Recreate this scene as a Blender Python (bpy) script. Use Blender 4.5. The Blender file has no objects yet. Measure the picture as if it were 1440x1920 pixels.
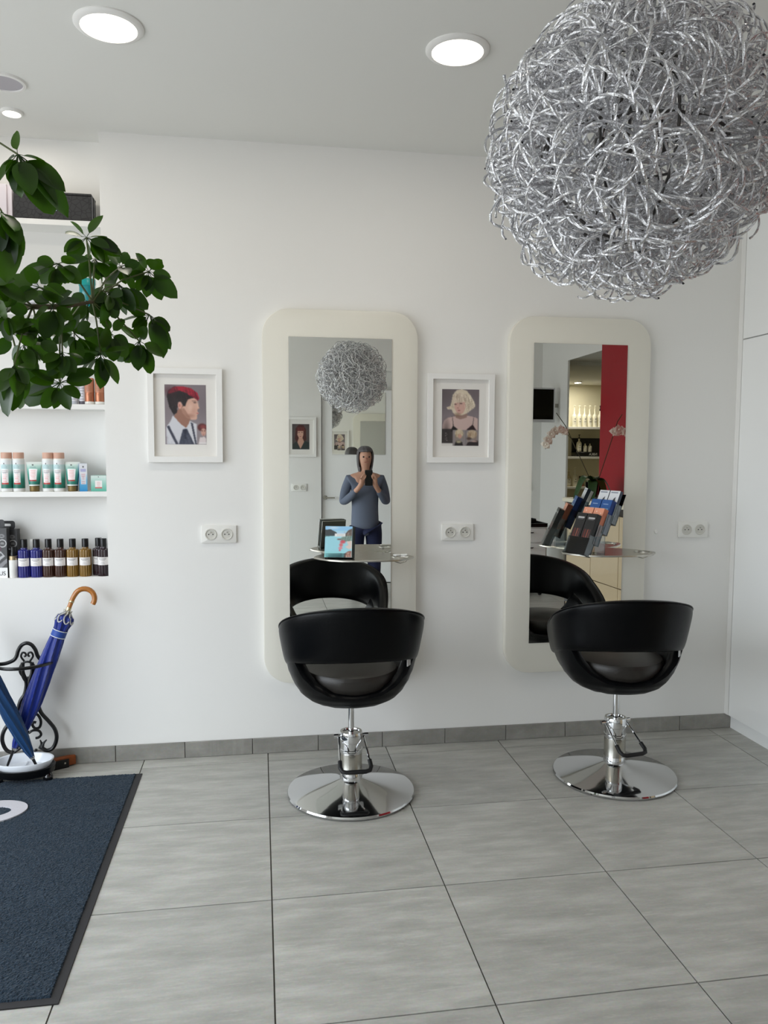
import bpy, bmesh, math, random
import numpy as np
from math import sin, cos, pi, radians
from mathutils import Vector, Matrix

random.seed(7)
sc = bpy.context.scene
COL = sc.collection

# ------------------------------------------------------------------ camera
CAM_H = 1.4368
WALL = 3.6705            # Y of the back wall (camera stands at Y = 0)
cam_d = bpy.data.cameras.new('camera'); cam = bpy.data.objects.new('camera', cam_d); COL.objects.link(cam)
cam_d.sensor_fit = 'VERTICAL'; cam_d.sensor_height = 36.0; cam_d.lens = 1458.53 / 1920 * 36.0
cam_d.clip_start = 0.02
R_ = Vector((0.98754399, -0.1572849, 0.00428135)); U_ = Vector((0.00780406, 0.07613981, 0.99706661)); W_ = Vector((0.15714951, 0.98461373, -0.07641888))
cam.matrix_world = Matrix(((R_.x, U_.x, -W_.x, 0), (R_.y, U_.y, -W_.y, 0), (R_.z, U_.z, -W_.z, CAM_H), (0, 0, 0, 1)))
sc.camera = cam

# ------------------------------------------------------------------ world, daylight, exposure
world = bpy.data.worlds.new('daylight'); sc.world = world; world.use_nodes = True
wn = world.node_tree; bg = wn.nodes['Background']; bg.inputs[1].default_value = 6.5
_tc = wn.nodes.new('ShaderNodeTexCoord'); _sx = wn.nodes.new('ShaderNodeSeparateXYZ'); wn.links.new(_tc.outputs['Generated'], _sx.inputs[0])
_rm = wn.nodes.new('ShaderNodeValToRGB'); wn.links.new(_sx.outputs['Z'], _rm.inputs[0]); wn.links.new(_rm.outputs[0], bg.inputs[0])      # pavement below the horizon, overcast sky above
_e = _rm.color_ramp.elements; _e[0].position = 0.0; _e[0].color = (0.40, 0.41, 0.42, 1); _e[1].position = 0.04; _e[1].color = (0.85, 0.925, 1.0, 1)
def area(name, loc, rot, sx, sy, power, color=(1, 1, 1), portal=False, shape='RECTANGLE'):
    l = bpy.data.lights.new(name, 'AREA'); l.shape = shape; l.size = sx; l.size_y = sy; l.energy = power; l.color = color
    o = bpy.data.objects.new(name, l); COL.objects.link(o); o.location = loc; o.rotation_euler = rot
    if portal: l.cycles.is_portal = True
    return o
area('window_portal', (-2.245, 1.20, 1.225), (0, radians(-90), 0), 2.25, 3.8, 1, portal=True)
sc.view_settings.view_transform = 'Standard'; sc.view_settings.look = 'None'
sc.view_settings.gamma = 1.0; sc.view_settings.use_curve_mapping = False
sc.view_settings.exposure = 0.0
sc.cycles.diffuse_bounces = 7; sc.cycles.glossy_bounces = 8; sc.cycles.max_bounces = 16; sc.cycles.transparent_max_bounces = 32
sc.cycles.caustics_reflective = False; sc.cycles.caustics_refractive = False

# ------------------------------------------------------------------ helpers
def lin(c):
    return tuple((v / 255 / 12.92 if v / 255 <= 0.04045 else ((v / 255 + 0.055) / 1.055) ** 2.4) for v in c)
MATS = {}
def mat(name, rgb, rough=0.5, metal=0.0, bump=0.0, bscale=60.0, var=0.0, vscale=8.0, coat=0.0, trans=0.0, ior=1.45, emit=0.0, alpha=1.0, spec=0.5, sheen=0.0):
    if name in MATS: return MATS[name]
    m = bpy.data.materials.new(name); m.use_nodes = True; nt = m.node_tree; p = nt.nodes['Principled BSDF']
    c = lin(rgb)
    p.inputs['Base Color'].default_value = (*c, 1); p.inputs['Roughness'].default_value = rough; p.inputs['Metallic'].default_value = metal
    p.inputs['Coat Weight'].default_value = coat; p.inputs['Transmission Weight'].default_value = trans; p.inputs['IOR'].default_value = ior
    p.inputs['Specular IOR Level'].default_value = spec; p.inputs['Alpha'].default_value = alpha; p.inputs['Sheen Weight'].default_value = sheen
    if emit: p.inputs['Emission Color'].default_value = (*c, 1); p.inputs['Emission Strength'].default_value = emit
    if bump or var:
        tc = nt.nodes.new('ShaderNodeTexCoord'); nz = nt.nodes.new('ShaderNodeTexNoise'); nz.inputs['Scale'].default_value = bscale
        nz.inputs['Detail'].default_value = 4; nt.links.new(tc.outputs['Object'], nz.inputs['Vector'])
        if bump:
            b = nt.nodes.new('ShaderNodeBump'); b.inputs['Strength'].default_value = bump; b.inputs['Distance'].default_value = 0.004
            nt.links.new(nz.outputs['Fac'], b.inputs['Height']); nt.links.new(b.outputs['Normal'], p.inputs['Normal'])
        if var:
            n2 = nt.nodes.new('ShaderNodeTexNoise'); n2.inputs['Scale'].default_value = vscale; nt.links.new(tc.outputs['Object'], n2.inputs['Vector'])
            mx = nt.nodes.new('ShaderNodeMix'); mx.data_type = 'RGBA'; mx.inputs[6].default_value = (*[v * (1 - var) for v in c], 1)
            mx.inputs[7].default_value = (*[min(1, v * (1 + var)) for v in c], 1); nt.links.new(n2.outputs['Fac'], mx.inputs[0]); nt.links.new(mx.outputs[2], p.inputs['Base Color'])
    MATS[name] = m; return m
def print_mat(name, rough=0.4):
    if name in MATS: return MATS[name]
    m = bpy.data.materials.new(name); m.use_nodes = True; nt = m.node_tree; p = nt.nodes['Principled BSDF']
    a = nt.nodes.new('ShaderNodeVertexColor'); a.layer_name = 'ink'; nt.links.new(a.outputs['Color'], p.inputs['Base Color']); p.inputs['Roughness'].default_value = rough
    MATS[name] = m; return m

class B:
    """collects geometry for ONE mesh object"""
    def __init__(s): s.v = []; s.f = []
    def add(s, vs, fs, M=None):
        n = len(s.v); s.v += [tuple(M @ Vector(v)) if M else tuple(v) for v in vs]; s.f += [tuple(n + i for i in f) for f in fs]; return s
    def box(s, x0, x1, y0, y1, z0, z1, M=None):
        return s.add([(x0, y0, z0), (x1, y0, z0), (x1, y1, z0), (x0, y1, z0), (x0, y0, z1), (x1, y0, z1), (x1, y1, z1), (x0, y1, z1)],
                     [(0, 3, 2, 1), (4, 5, 6, 7), (0, 1, 5, 4), (1, 2, 6, 5), (2, 3, 7, 6), (3, 0, 4, 7)], M)
    def lathe(s, prof, n=32, M=None, rad=None, sx=1, sy=1):
        vs = []; fs = []; k = len(prof)
        for i in range(n):
            a = 2 * pi * i / n; q = rad(a) if rad else 1
            for r, z in prof: vs.append((r * q * cos(a) * sx, r * q * sin(a) * sy, z))
        for i in range(n):
            j = (i + 1) % n
            for t in range(k - 1): fs.append((i * k + t, j * k + t, j * k + t + 1, i * k + t + 1))
        if prof[0][0] > 1e-6: fs.append(tuple(i * k for i in reversed(range(n))))
        if prof[-1][0] > 1e-6: fs.append(tuple(i * k + k - 1 for i in range(n)))
        return s.add(vs, fs, M)
    def cyl(s, r, z0, z1, n=24, M=None, r2=None): return s.lathe([(r, z0), (r2 if r2 is not None else r, z1)], n, M)
    def tube(s, pts, r, n=8, closed=False, twist=0.0, M=None, flat=1.0, caps=True):
        P = [Vector(p) for p in pts]; k = len(P); rs = r if hasattr(r, '__len__') else [r] * k
        T = []
        for i in range(k):
            a = P[(i - 1) % k] if (closed or i > 0) else P[i]; b = P[(i + 1) % k] if (closed or i < k - 1) else P[i]
            T.append((b - a).normalized())
        up = Vector((0, 0, 1)) if abs(T[0].z) < 0.9 else Vector((1, 0, 0))
        N = T[0].cross(up).normalized(); vs = []
        for i in range(k):
            N = (N - T[i] * N.dot(T[i])); N = N.normalized() if N.length > 1e-6 else T[i].orthogonal().normalized(); Bn = T[i].cross(N)
            for j in range(n):
                a = 2 * pi * j / n + twist * i; vs.append(P[i] + (N * cos(a) + Bn * sin(a) * flat) * rs[i])
        fs = []
        for i in range(k if closed else k - 1):
            i2 = (i + 1) % k
            for j in range(n): j2 = (j + 1) % n; fs.append((i * n + j, i * n + j2, i2 * n + j2, i2 * n + j))
        if not closed and caps: fs += [tuple(reversed(range(n))), tuple((k - 1) * n + j for j in range(n))]
        return s.add(vs, fs, M)
    def prism(s, poly, z0, z1, M=None):
        n = len(poly); vs = [(x, y, z0) for x, y in poly] + [(x, y, z1) for x, y in poly]
        fs = [tuple(reversed(range(n))), tuple(range(n, 2 * n))] + [(i, (i + 1) % n, n + (i + 1) % n, n + i) for i in range(n)]
        return s.add(vs, fs, M)
    def ring_prism(s, outer, inner, z0, z1, M=None):
        n = len(outer); vs = [(x, y, z) for z in (z0, z1) for p in (outer, inner) for x, y in p]
        fs = []
        for i in range(n):
            j = (i + 1) % n
            fs += [(i, n + i, n + j, j), (2 * n + i, 2 * n + j, 3 * n + j, 3 * n + i), (i, j, 2 * n + j, 2 * n + i), (n + i, 3 * n + i, 3 * n + j, n + j)]
        return s.add(vs, fs, M)
def rrect(w, h, r, n=8, cx=0, cy=0):
    out = []
    for sx, sy, a0 in ((1, -1, -90), (1, 1, 0), (-1, 1, 90), (-1, -1, 180)):
        for i in range(n + 1):
            a = radians(a0 + 90 * i / n); out.append((cx + sx * (w / 2 - r) + r * cos(a), cy + sy * (h / 2 - r) + r * sin(a)))
    return out
def obj(name, b, m, parent=None, smooth=False, bevel=0.0, seg=2, loc=None, rot=None, subsurf=0):
    me = bpy.data.meshes.new(name); me.from_pydata(b.v, [], b.f); me.update()
    bm = bmesh.new(); bm.from_mesh(me); bmesh.ops.recalc_face_normals(bm, faces=bm.faces)
    if bevel: bmesh.ops.bevel(bm, geom=[e for e in bm.edges if e.is_manifold and e.calc_face_angle(0) > 0.6], offset=bevel, segments=seg, affect='EDGES', profile=0.5, clamp_overlap=True)
    bm.to_mesh(me); bm.free()
    if smooth or bevel:
        for p in me.polygons: p.use_smooth = True
        me.set_sharp_from_angle(angle=radians(40))
    me.materials.append(m)
    o = bpy.data.objects.new(name, me); COL.objects.link(o)
    if parent: o.parent = parent
    if loc: o.location = loc
    if rot: o.rotation_euler = rot
    if subsurf: md = o.modifiers.new('subdivision', 'SUBSURF'); md.levels = md.render_levels = subsurf
    return o
def thing(name, label, cat, loc=(0, 0, 0), rot=(0, 0, 0), group=None):
    o = bpy.data.objects.new(name, None); COL.objects.link(o); o.location = loc; o.rotation_euler = rot; o.empty_display_size = 0.05
    o['label'] = label; o['category'] = cat
    if group: o['group'] = group
    return o
def tag(o, label, cat, group=None):
    o['label'] = label; o['category'] = cat
    if group: o['group'] = group
    return o
def struct(o): o['kind'] = 'structure'; return o
def stuff(o): o['kind'] = 'stuff'; return o
def copy_thing(root, label, loc, rot=None, group=None):
    r = root.copy(); COL.objects.link(r); r.location = loc; r['label'] = label
    if rot is not None: r.rotation_euler = rot
    if group: r['group'] = group
    for ch in list(root.children):
        c = ch.copy(); COL.objects.link(c); c.parent = r
        for g in list(ch.children):
            d = g.copy(); COL.objects.link(d); d.parent = c
    return r
def frame(x, y, z): return Matrix.Translation((x, y, z))
FACE = Matrix(((1, 0, 0, 0), (0, 0, -1, 0), (0, 1, 0, 0), (0, 0, 0, 1)))      # flat (x, y) outline, thickness z -> standing panel facing -Y (x, z), thickness towards -Y
FACE_F = Matrix(((-1, 0, 0, 0), (0, 0, 1, 0), (0, 1, 0, 0), (0, 0, 0, 1)))    # same facing +Y

# ---- small painter for flat print (portraits, covers, labels): colours in u (left-right), v (top-down), 0..1
class Ink:
    def __init__(s, nx, ny, rgb):
        s.nx, s.ny = nx, ny; s.c = np.zeros((ny, nx, 3)); s.c[:] = rgb
        s.u, s.v = np.meshgrid(np.linspace(0, 1, nx), np.linspace(0, 1, ny))
    def mask(s, pts):
        m = np.zeros_like(s.u, bool); n = len(pts)
        for i in range(n):
            (x0, y0), (x1, y1) = pts[i], pts[(i + 1) % n]
            if y0 == y1: continue
            c = (s.v < y0) != (s.v < y1); m ^= c & (s.u < x0 + (s.v - y0) * (x1 - x0) / (y1 - y0))
        return m
    def poly(s, pts, rgb, a=1.0):
        s.mix(s.mask(pts).astype(float) * a, rgb); return s
    def rect(s, x0, y0, x1, y1, rgb, a=1.0): s.mix(((s.u >= x0) & (s.u <= x1) & (s.v >= y0) & (s.v <= y1)) * a, rgb); return s
    def ell(s, cx, cy, rx, ry, rgb, a=1.0, soft=0.25):
        d = np.sqrt(((s.u - cx) / rx) ** 2 + ((s.v - cy) / ry) ** 2); s.mix(np.clip((1 - d) / soft, 0, 1) * a, rgb); return s
    def grad(s, v0, v1, rgb, u0=0, u1=1):
        s.mix(np.clip((s.v - v0) / (v1 - v0), 0, 1) * ((s.u >= u0) & (s.u <= u1)), rgb); return s
    def streaks(s, x0, y0, x1, y1, rgb, n, w, a=0.5, slope=0.1, seed=1, clip=None):
        r = random.Random(seed); before = s.c.copy()
        for _ in range(n):
            x = r.uniform(x0, x1); y = r.uniform(y0, y1); L = r.uniform(0.05, 0.16)
            s.poly([(x, y), (x + w, y), (x + slope * L + w * 0.6, y + L), (x + slope * L, y + L)], rgb, a)
        if clip: m = s.mask(clip)[..., None]; s.c = np.where(m, s.c, before)
        return s
    def mix(s, m, rgb): m = m[..., None]; s.c = s.c * (1 - m) + np.array(rgb, float) * m
def printed(name, ink, P, parent, rough=0.4):
    nx, ny = ink.nx, ink.ny
    if nx > 50 and ny > 75:      # soften like a photograph
        q = np.pad(ink.c, ((1, 1), (1, 1), (0, 0)), mode='edge'); ink.c = sum(q[a:a + ny, b_:b_ + nx] * w1 * w2 for a, w1 in ((0, .25), (1, .5), (2, .25)) for b_, w2 in ((0, .25), (1, .5), (2, .25)))
    vs = [P(ink.u[j, i], ink.v[j, i]) for j in range(ny) for i in range(nx)]
    fs = [(j * nx + i, (j + 1) * nx + i, (j + 1) * nx + i + 1, j * nx + i + 1) for j in range(ny - 1) for i in range(nx - 1)]
    me = bpy.data.meshes.new(name); me.from_pydata(vs, [], fs); me.update()
    ca = me.color_attributes.new('ink', 'FLOAT_COLOR', 'POINT'); s = ink.c.reshape(-1, 3) / 255
    l = np.where(s <= 0.04045, s / 12.92, ((s + 0.055) / 1.055) ** 2.4); ca.data.foreach_set('color', np.c_[l, np.ones(len(l))].astype(np.float32).ravel())
    for p in me.polygons: p.use_smooth = True
    me.materials.append(print_mat('printed_ink' if rough > 0.3 else 'glossy_ink', rough))
    o = bpy.data.objects.new(name, me); COL.objects.link(o)
    if parent: o.parent = parent
    return o
def text_mesh(name, body, size, m, parent, M, depth=0.0006):
    cu = bpy.data.curves.new(name, 'FONT'); cu.body = body; cu.size = size; cu.extrude = depth; cu.align_x = 'CENTER'; cu.align_y = 'CENTER'
    t = bpy.data.objects.new('lettering', cu); COL.objects.link(t); bpy.context.view_layer.update()
    me = bpy.data.meshes.new_from_object(t.evaluated_get(bpy.context.evaluated_depsgraph_get())); bpy.data.objects.remove(t)
    me.transform(M); me.materials.clear(); me.materials.append(m)
    o = bpy.data.objects.new(name, me); COL.objects.link(o); o.parent = parent; return o

# ------------------------------------------------------------------ materials
WHITE = mat('white_wall_paint', (233, 232, 229), 0.75, bump=0.05, bscale=180, spec=0.3)
CEIL = mat('ceiling_paint', (226, 226, 222), 0.85, bump=0.04, bscale=150, spec=0.25)
CAB = mat('white_lacquer', (244, 245, 244), 0.28, coat=0.3)
TRIMW = mat('white_trim', (236, 235, 232), 0.45)
PANELW = mat('mirror_panel_white', (226, 223, 212), 0.42)
MIRROR = mat('mirror_silver', (242, 244, 239), 0.0, 1.0)
CHROME = mat('chrome', (214, 215, 216), 0.06, 1.0)
STEEL = mat('brushed_steel', (190, 187, 178), 0.27, 1.0)
LEATHER = mat('black_leather', (3, 4, 6), 0.33, bump=0.10, bscale=220, spec=0.17)
SEATL = mat('seat_leather_charcoal', (40, 37, 34), 0.42, bump=0.1, bscale=200)
RUBBER = mat('black_rubber', (16, 16, 17), 0.55)
IRON = mat('black_cast_iron', (12, 12, 13), 0.3, bump=0.08, bscale=90)
ENAMEL = mat('white_enamel', (232, 236, 242), 0.12, coat=0.5)
PLASTW = mat('white_plastic', (232, 231, 226), 0.35)
PLASTG = mat('socket_grey_plastic', (206, 204, 196), 0.45)
BLACKP = mat('black_plastic', (14, 14, 15), 0.3)
DARK = mat('dark_hole', (10, 10, 10), 0.8)
PAPERW = mat('white_paper', (232, 231, 228), 0.7)
MATB = mat('passe_partout_card', (228, 225, 220), 0.85)
def clear_mat(name, tint, ior):
    m = bpy.data.materials.new(name); m.use_nodes = True; nt = m.node_tree; out = nt.nodes['Material Output']
    tr = nt.nodes.new('ShaderNodeBsdfTransparent'); tr.inputs[0].default_value = (*lin(tint), 1); gl = nt.nodes.new('ShaderNodeBsdfGlossy'); gl.inputs['Roughness'].default_value = .03
    fr = nt.nodes.new('ShaderNodeFresnel'); fr.inputs[0].default_value = ior; mx = nt.nodes.new('ShaderNodeMixShader')
    nt.links.new(fr.outputs[0], mx.inputs[0]); nt.links.new(tr.outputs[0], mx.inputs[1]); nt.links.new(gl.outputs[0], mx.inputs[2]); nt.links.new(mx.outputs[0], out.inputs[0]); MATS[name] = m; return m
ACRYL = clear_mat('clear_acrylic', (234, 238, 240), 1.42)
GLASS = clear_mat('clear_glass', (240, 244, 244), 1.45)
GROUT = mat('dark_grout', (84, 81, 76), 0.9)
def tile_mat(name, c0, c1, c2, rough, xs, ys):
    m = bpy.data.materials.new(name); m.use_nodes = True; nt = m.node_tree; p = nt.nodes['Principled BSDF']; N = nt.nodes.new; L = nt.links.new
    tc = N('ShaderNodeTexCoord'); oi = N('ShaderNodeObjectInfo'); mu = N('ShaderNodeMath'); mu.operation = 'MULTIPLY'; mu.inputs[1].default_value = 37.0
    L(oi.outputs['Random'], mu.inputs[0]); ad = N('ShaderNodeVectorMath'); ad.operation = 'ADD'; L(tc.outputs['Object'], ad.inputs[0]); L(mu.outputs[0], ad.inputs[1])
    mp = N('ShaderNodeMapping'); mp.inputs['Scale'].default_value = (xs, ys, ys); L(ad.outputs[0], mp.inputs[0])
    n1 = N('ShaderNodeTexNoise'); n1.inputs['Scale'].default_value = 1; n1.inputs['Detail'].default_value = 7; n1.inputs['Roughness'].default_value = 0.62; L(mp.outputs[0], n1.inputs['Vector'])
    r1 = N('ShaderNodeValToRGB'); e = r1.color_ramp.elements; e[0].position = 0.22; e[0].color = (*lin(c0), 1); e[1].position = 0.80; e[1].color = (*lin(c2), 1)
    x = e.new(0.48); x.color = (*lin(c1), 1); L(n1.outputs['Fac'], r1.inputs[0])
    n2 = N('ShaderNodeTexNoise'); n2.inputs['Scale'].default_value = 130; n2.inputs['Detail'].default_value = 2; L(ad.outputs[0], n2.inputs['Vector'])
    mx = N('ShaderNodeMix'); mx.data_type = 'RGBA'; mx.blend_type = 'OVERLAY'; mx.inputs[0].default_value = 0.12; L(r1.outputs[0], mx.inputs[6]); L(n2.outputs['Color'], mx.inputs[7])
    m3 = N('ShaderNodeMapping'); m3.inputs['Scale'].default_value = (xs * 3.2, ys * 4.0, 1); L(ad.outputs[0], m3.inputs[0]); n3 = N('ShaderNodeTexNoise'); n3.inputs['Scale'].default_value = 1; n3.inputs['Detail'].default_value = 5; n3.inputs['Roughness'].default_value = .7; L(m3.outputs[0], n3.inputs['Vector'])
    r3 = N('ShaderNodeMapRange'); r3.inputs[1].default_value = .56; r3.inputs[2].default_value = .72; r3.inputs[4].default_value = .55; L(n3.outputs['Fac'], r3.inputs[0]); mf = N('ShaderNodeMix'); mf.data_type = 'RGBA'; L(r3.outputs[0], mf.inputs[0]); L(mx.outputs[2], mf.inputs[6]); mf.inputs[7].default_value = (*lin(c2), 1)
    hs = N('ShaderNodeHueSaturation'); hv = N('ShaderNodeMapRange'); hv.inputs[3].default_value = 0.94; hv.inputs[4].default_value = 1.05; L(oi.outputs['Random'], hv.inputs[0]); L(hv.outputs[0], hs.inputs['Value']); L(mf.outputs[2], hs.inputs['Color'])
    L(hs.outputs[0], p.inputs['Base Color']); rr = N('ShaderNodeMapRange'); rr.inputs[3].default_value = rough - 0.06; rr.inputs[4].default_value = rough + 0.1; L(n1.outputs['Fac'], rr.inputs[0]); L(rr.outputs[0], p.inputs['Roughness'])
    return m
TILE = tile_mat('stone_tile', (152, 151, 145), (171, 170, 164), (199, 198, 192), 0.36, 4.2, 19)
SKIRT = tile_mat('skirting_stone', (122, 120, 115), (136, 134, 128), (156, 153, 147), 0.5, 9, 14)

# ------------------------------------------------------------------ the room
XL, XR, YF, CZ = -2.2, 3.13, -1.15, 2.83
NX, ND, NZ = -0.686, 3.80, 0.867                      # niche: right edge, back, sill
b = B(); b.box(-2.2, 5.4, -4.0, 3.9, -0.12, -0.004)
floor = struct(obj('floor', b, GROUT))
rows = [3.565 - 0.57 * k for k in range(9)]; cols = [-2.8224 + 0.57 * k for k in range(12)]
ys = [YF] + sorted(r for r in rows if r > YF + 0.02) + [WALL]; xs = [XL] + [c for c in cols if XL < c < XR] + [XR]
cache = {}
for i in range(len(xs) - 1):
    for j in range(len(ys) - 1):
        w, d = round(xs[i + 1] - xs[i] - 0.0045, 4), round(ys[j + 1] - ys[j] - 0.0045, 4)
        if w < 0.02 or d < 0.02: continue
        c = ((xs[i] + xs[i + 1]) / 2, (ys[j] + ys[j + 1]) / 2, 0)
        if (w, d) not in cache:
            t = obj('floor_tile', B().box(-w / 2, w / 2, -d / 2, d / 2, -0.004, 0.0), TILE, floor); cache[(w, d)] = t
        else: t = cache[(w, d)].copy(); COL.objects.link(t)
        t.location = c
b = B(); b.box(XL - 0.2, 3.33, YF - 0.2, 3.95, CZ, CZ + 0.1); struct(obj('ceiling', b, CEIL))
b = B(); b.box(NX, XR + 0.2, WALL, 3.95, -0.1, CZ); b.box(XL - 0.2, NX, WALL, 3.95, -0.1, NZ); b.box(XL - 0.2, NX, ND, 3.95, NZ, CZ)
struct(obj('wall_back', b, WHITE))
# left wall is the shop front: one wide opening with frame and mullions
WY0, WY1, WZ0, WZ1 = -0.7, 3.1, 0.1, 2.35
b = B(); b.box(XL - 0.2, XL, YF - 0.2, WY0, -0.1, CZ); b.box(XL - 0.2, XL, WY1, WALL, -0.1, CZ); b.box(XL - 0.2, XL, WY0, WY1, -0.1, WZ0); b.box(XL - 0.2, XL, WY0, WY1, WZ1, CZ)
struct(obj('wall_left', b, WHITE))
b = B()
for y in (WY0, 0.7, 2.0, WY1 - 0.05): b.box(XL - 0.12, XL - 0.06, y, y + 0.05, WZ0, WZ1)
for z in (WZ0, WZ1 - 0.05): b.box(XL - 0.12, XL - 0.06, WY0, WY1, z, z + 0.05)
struct(obj('window_1', b, TRIMW))
# wall behind the camera with a door opening
DX0, DX1, DZ = 0.655, 1.475, 2.12
b = B(); b.box(XL - 0.2, DX0, YF - 0.2, YF, -0.1, CZ); b.box(DX1, XR + 0.2, YF - 0.2, YF, -0.1, CZ); b.box(DX0, DX1, YF - 0.2, YF, DZ + 0.2, CZ); b.box(DX0 - 0.2, DX1 + 0.2, YF - 0.3, YF - 0.2, -0.1, CZ)
struct(obj('wall_front', b, WHITE))
# right wall with the passage to the wash room, then the red stretch
OY0, OY1, OZ = -0.42, 0.427, 2.385
b = B(); b.box(XR, XR + 0.02, YF - 0.2, OY0, -0.1, CZ); b.box(XR, XR + 0.02, OY1, WALL, -0.1, CZ); b.box(XR, XR + 0.02, OY0, OY1, OZ, CZ)
struct(obj('wall_right', b, WHITE))
b = B(); b.box(XR - 0.02, XR, OY1, 1.95, 0.0, CZ); struct(obj('trim_1', b, mat('crimson_paint', (156, 8, 26), 0.5)))
# wash room beyond
CREAM = mat('wash_room_paint', (226, 220, 196), 0.8)
b = B(); b.box(3.2, 5.4, -3.1, -2.95, -0.1, 2.6); struct(obj('wall_washroom_back', b, CREAM))
b = B(); b.box(5.2, 5.4, -2.95, 1.2, -0.1, 2.6); struct(obj('wall_washroom_right', b, CREAM))
b = B(); b.box(3.13, 3.28, -2.95, -1.35, -0.1, 2.6); struct(obj('wall_washroom_left', b, CREAM))
b = B(); b.box(3.15, 5.4, 1.05, 1.2, -0.1, 2.6); struct(obj('wall_washroom_front', b, CREAM))
b = B(); b.box(3.15, 5.4, -3.1, 1.2, 2.41, 2.6); b.box(3.15, 5.4, -3.1, -0.70, 2.37, 2.41); struct(obj('ceiling_washroom', b, CEIL))
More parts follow.
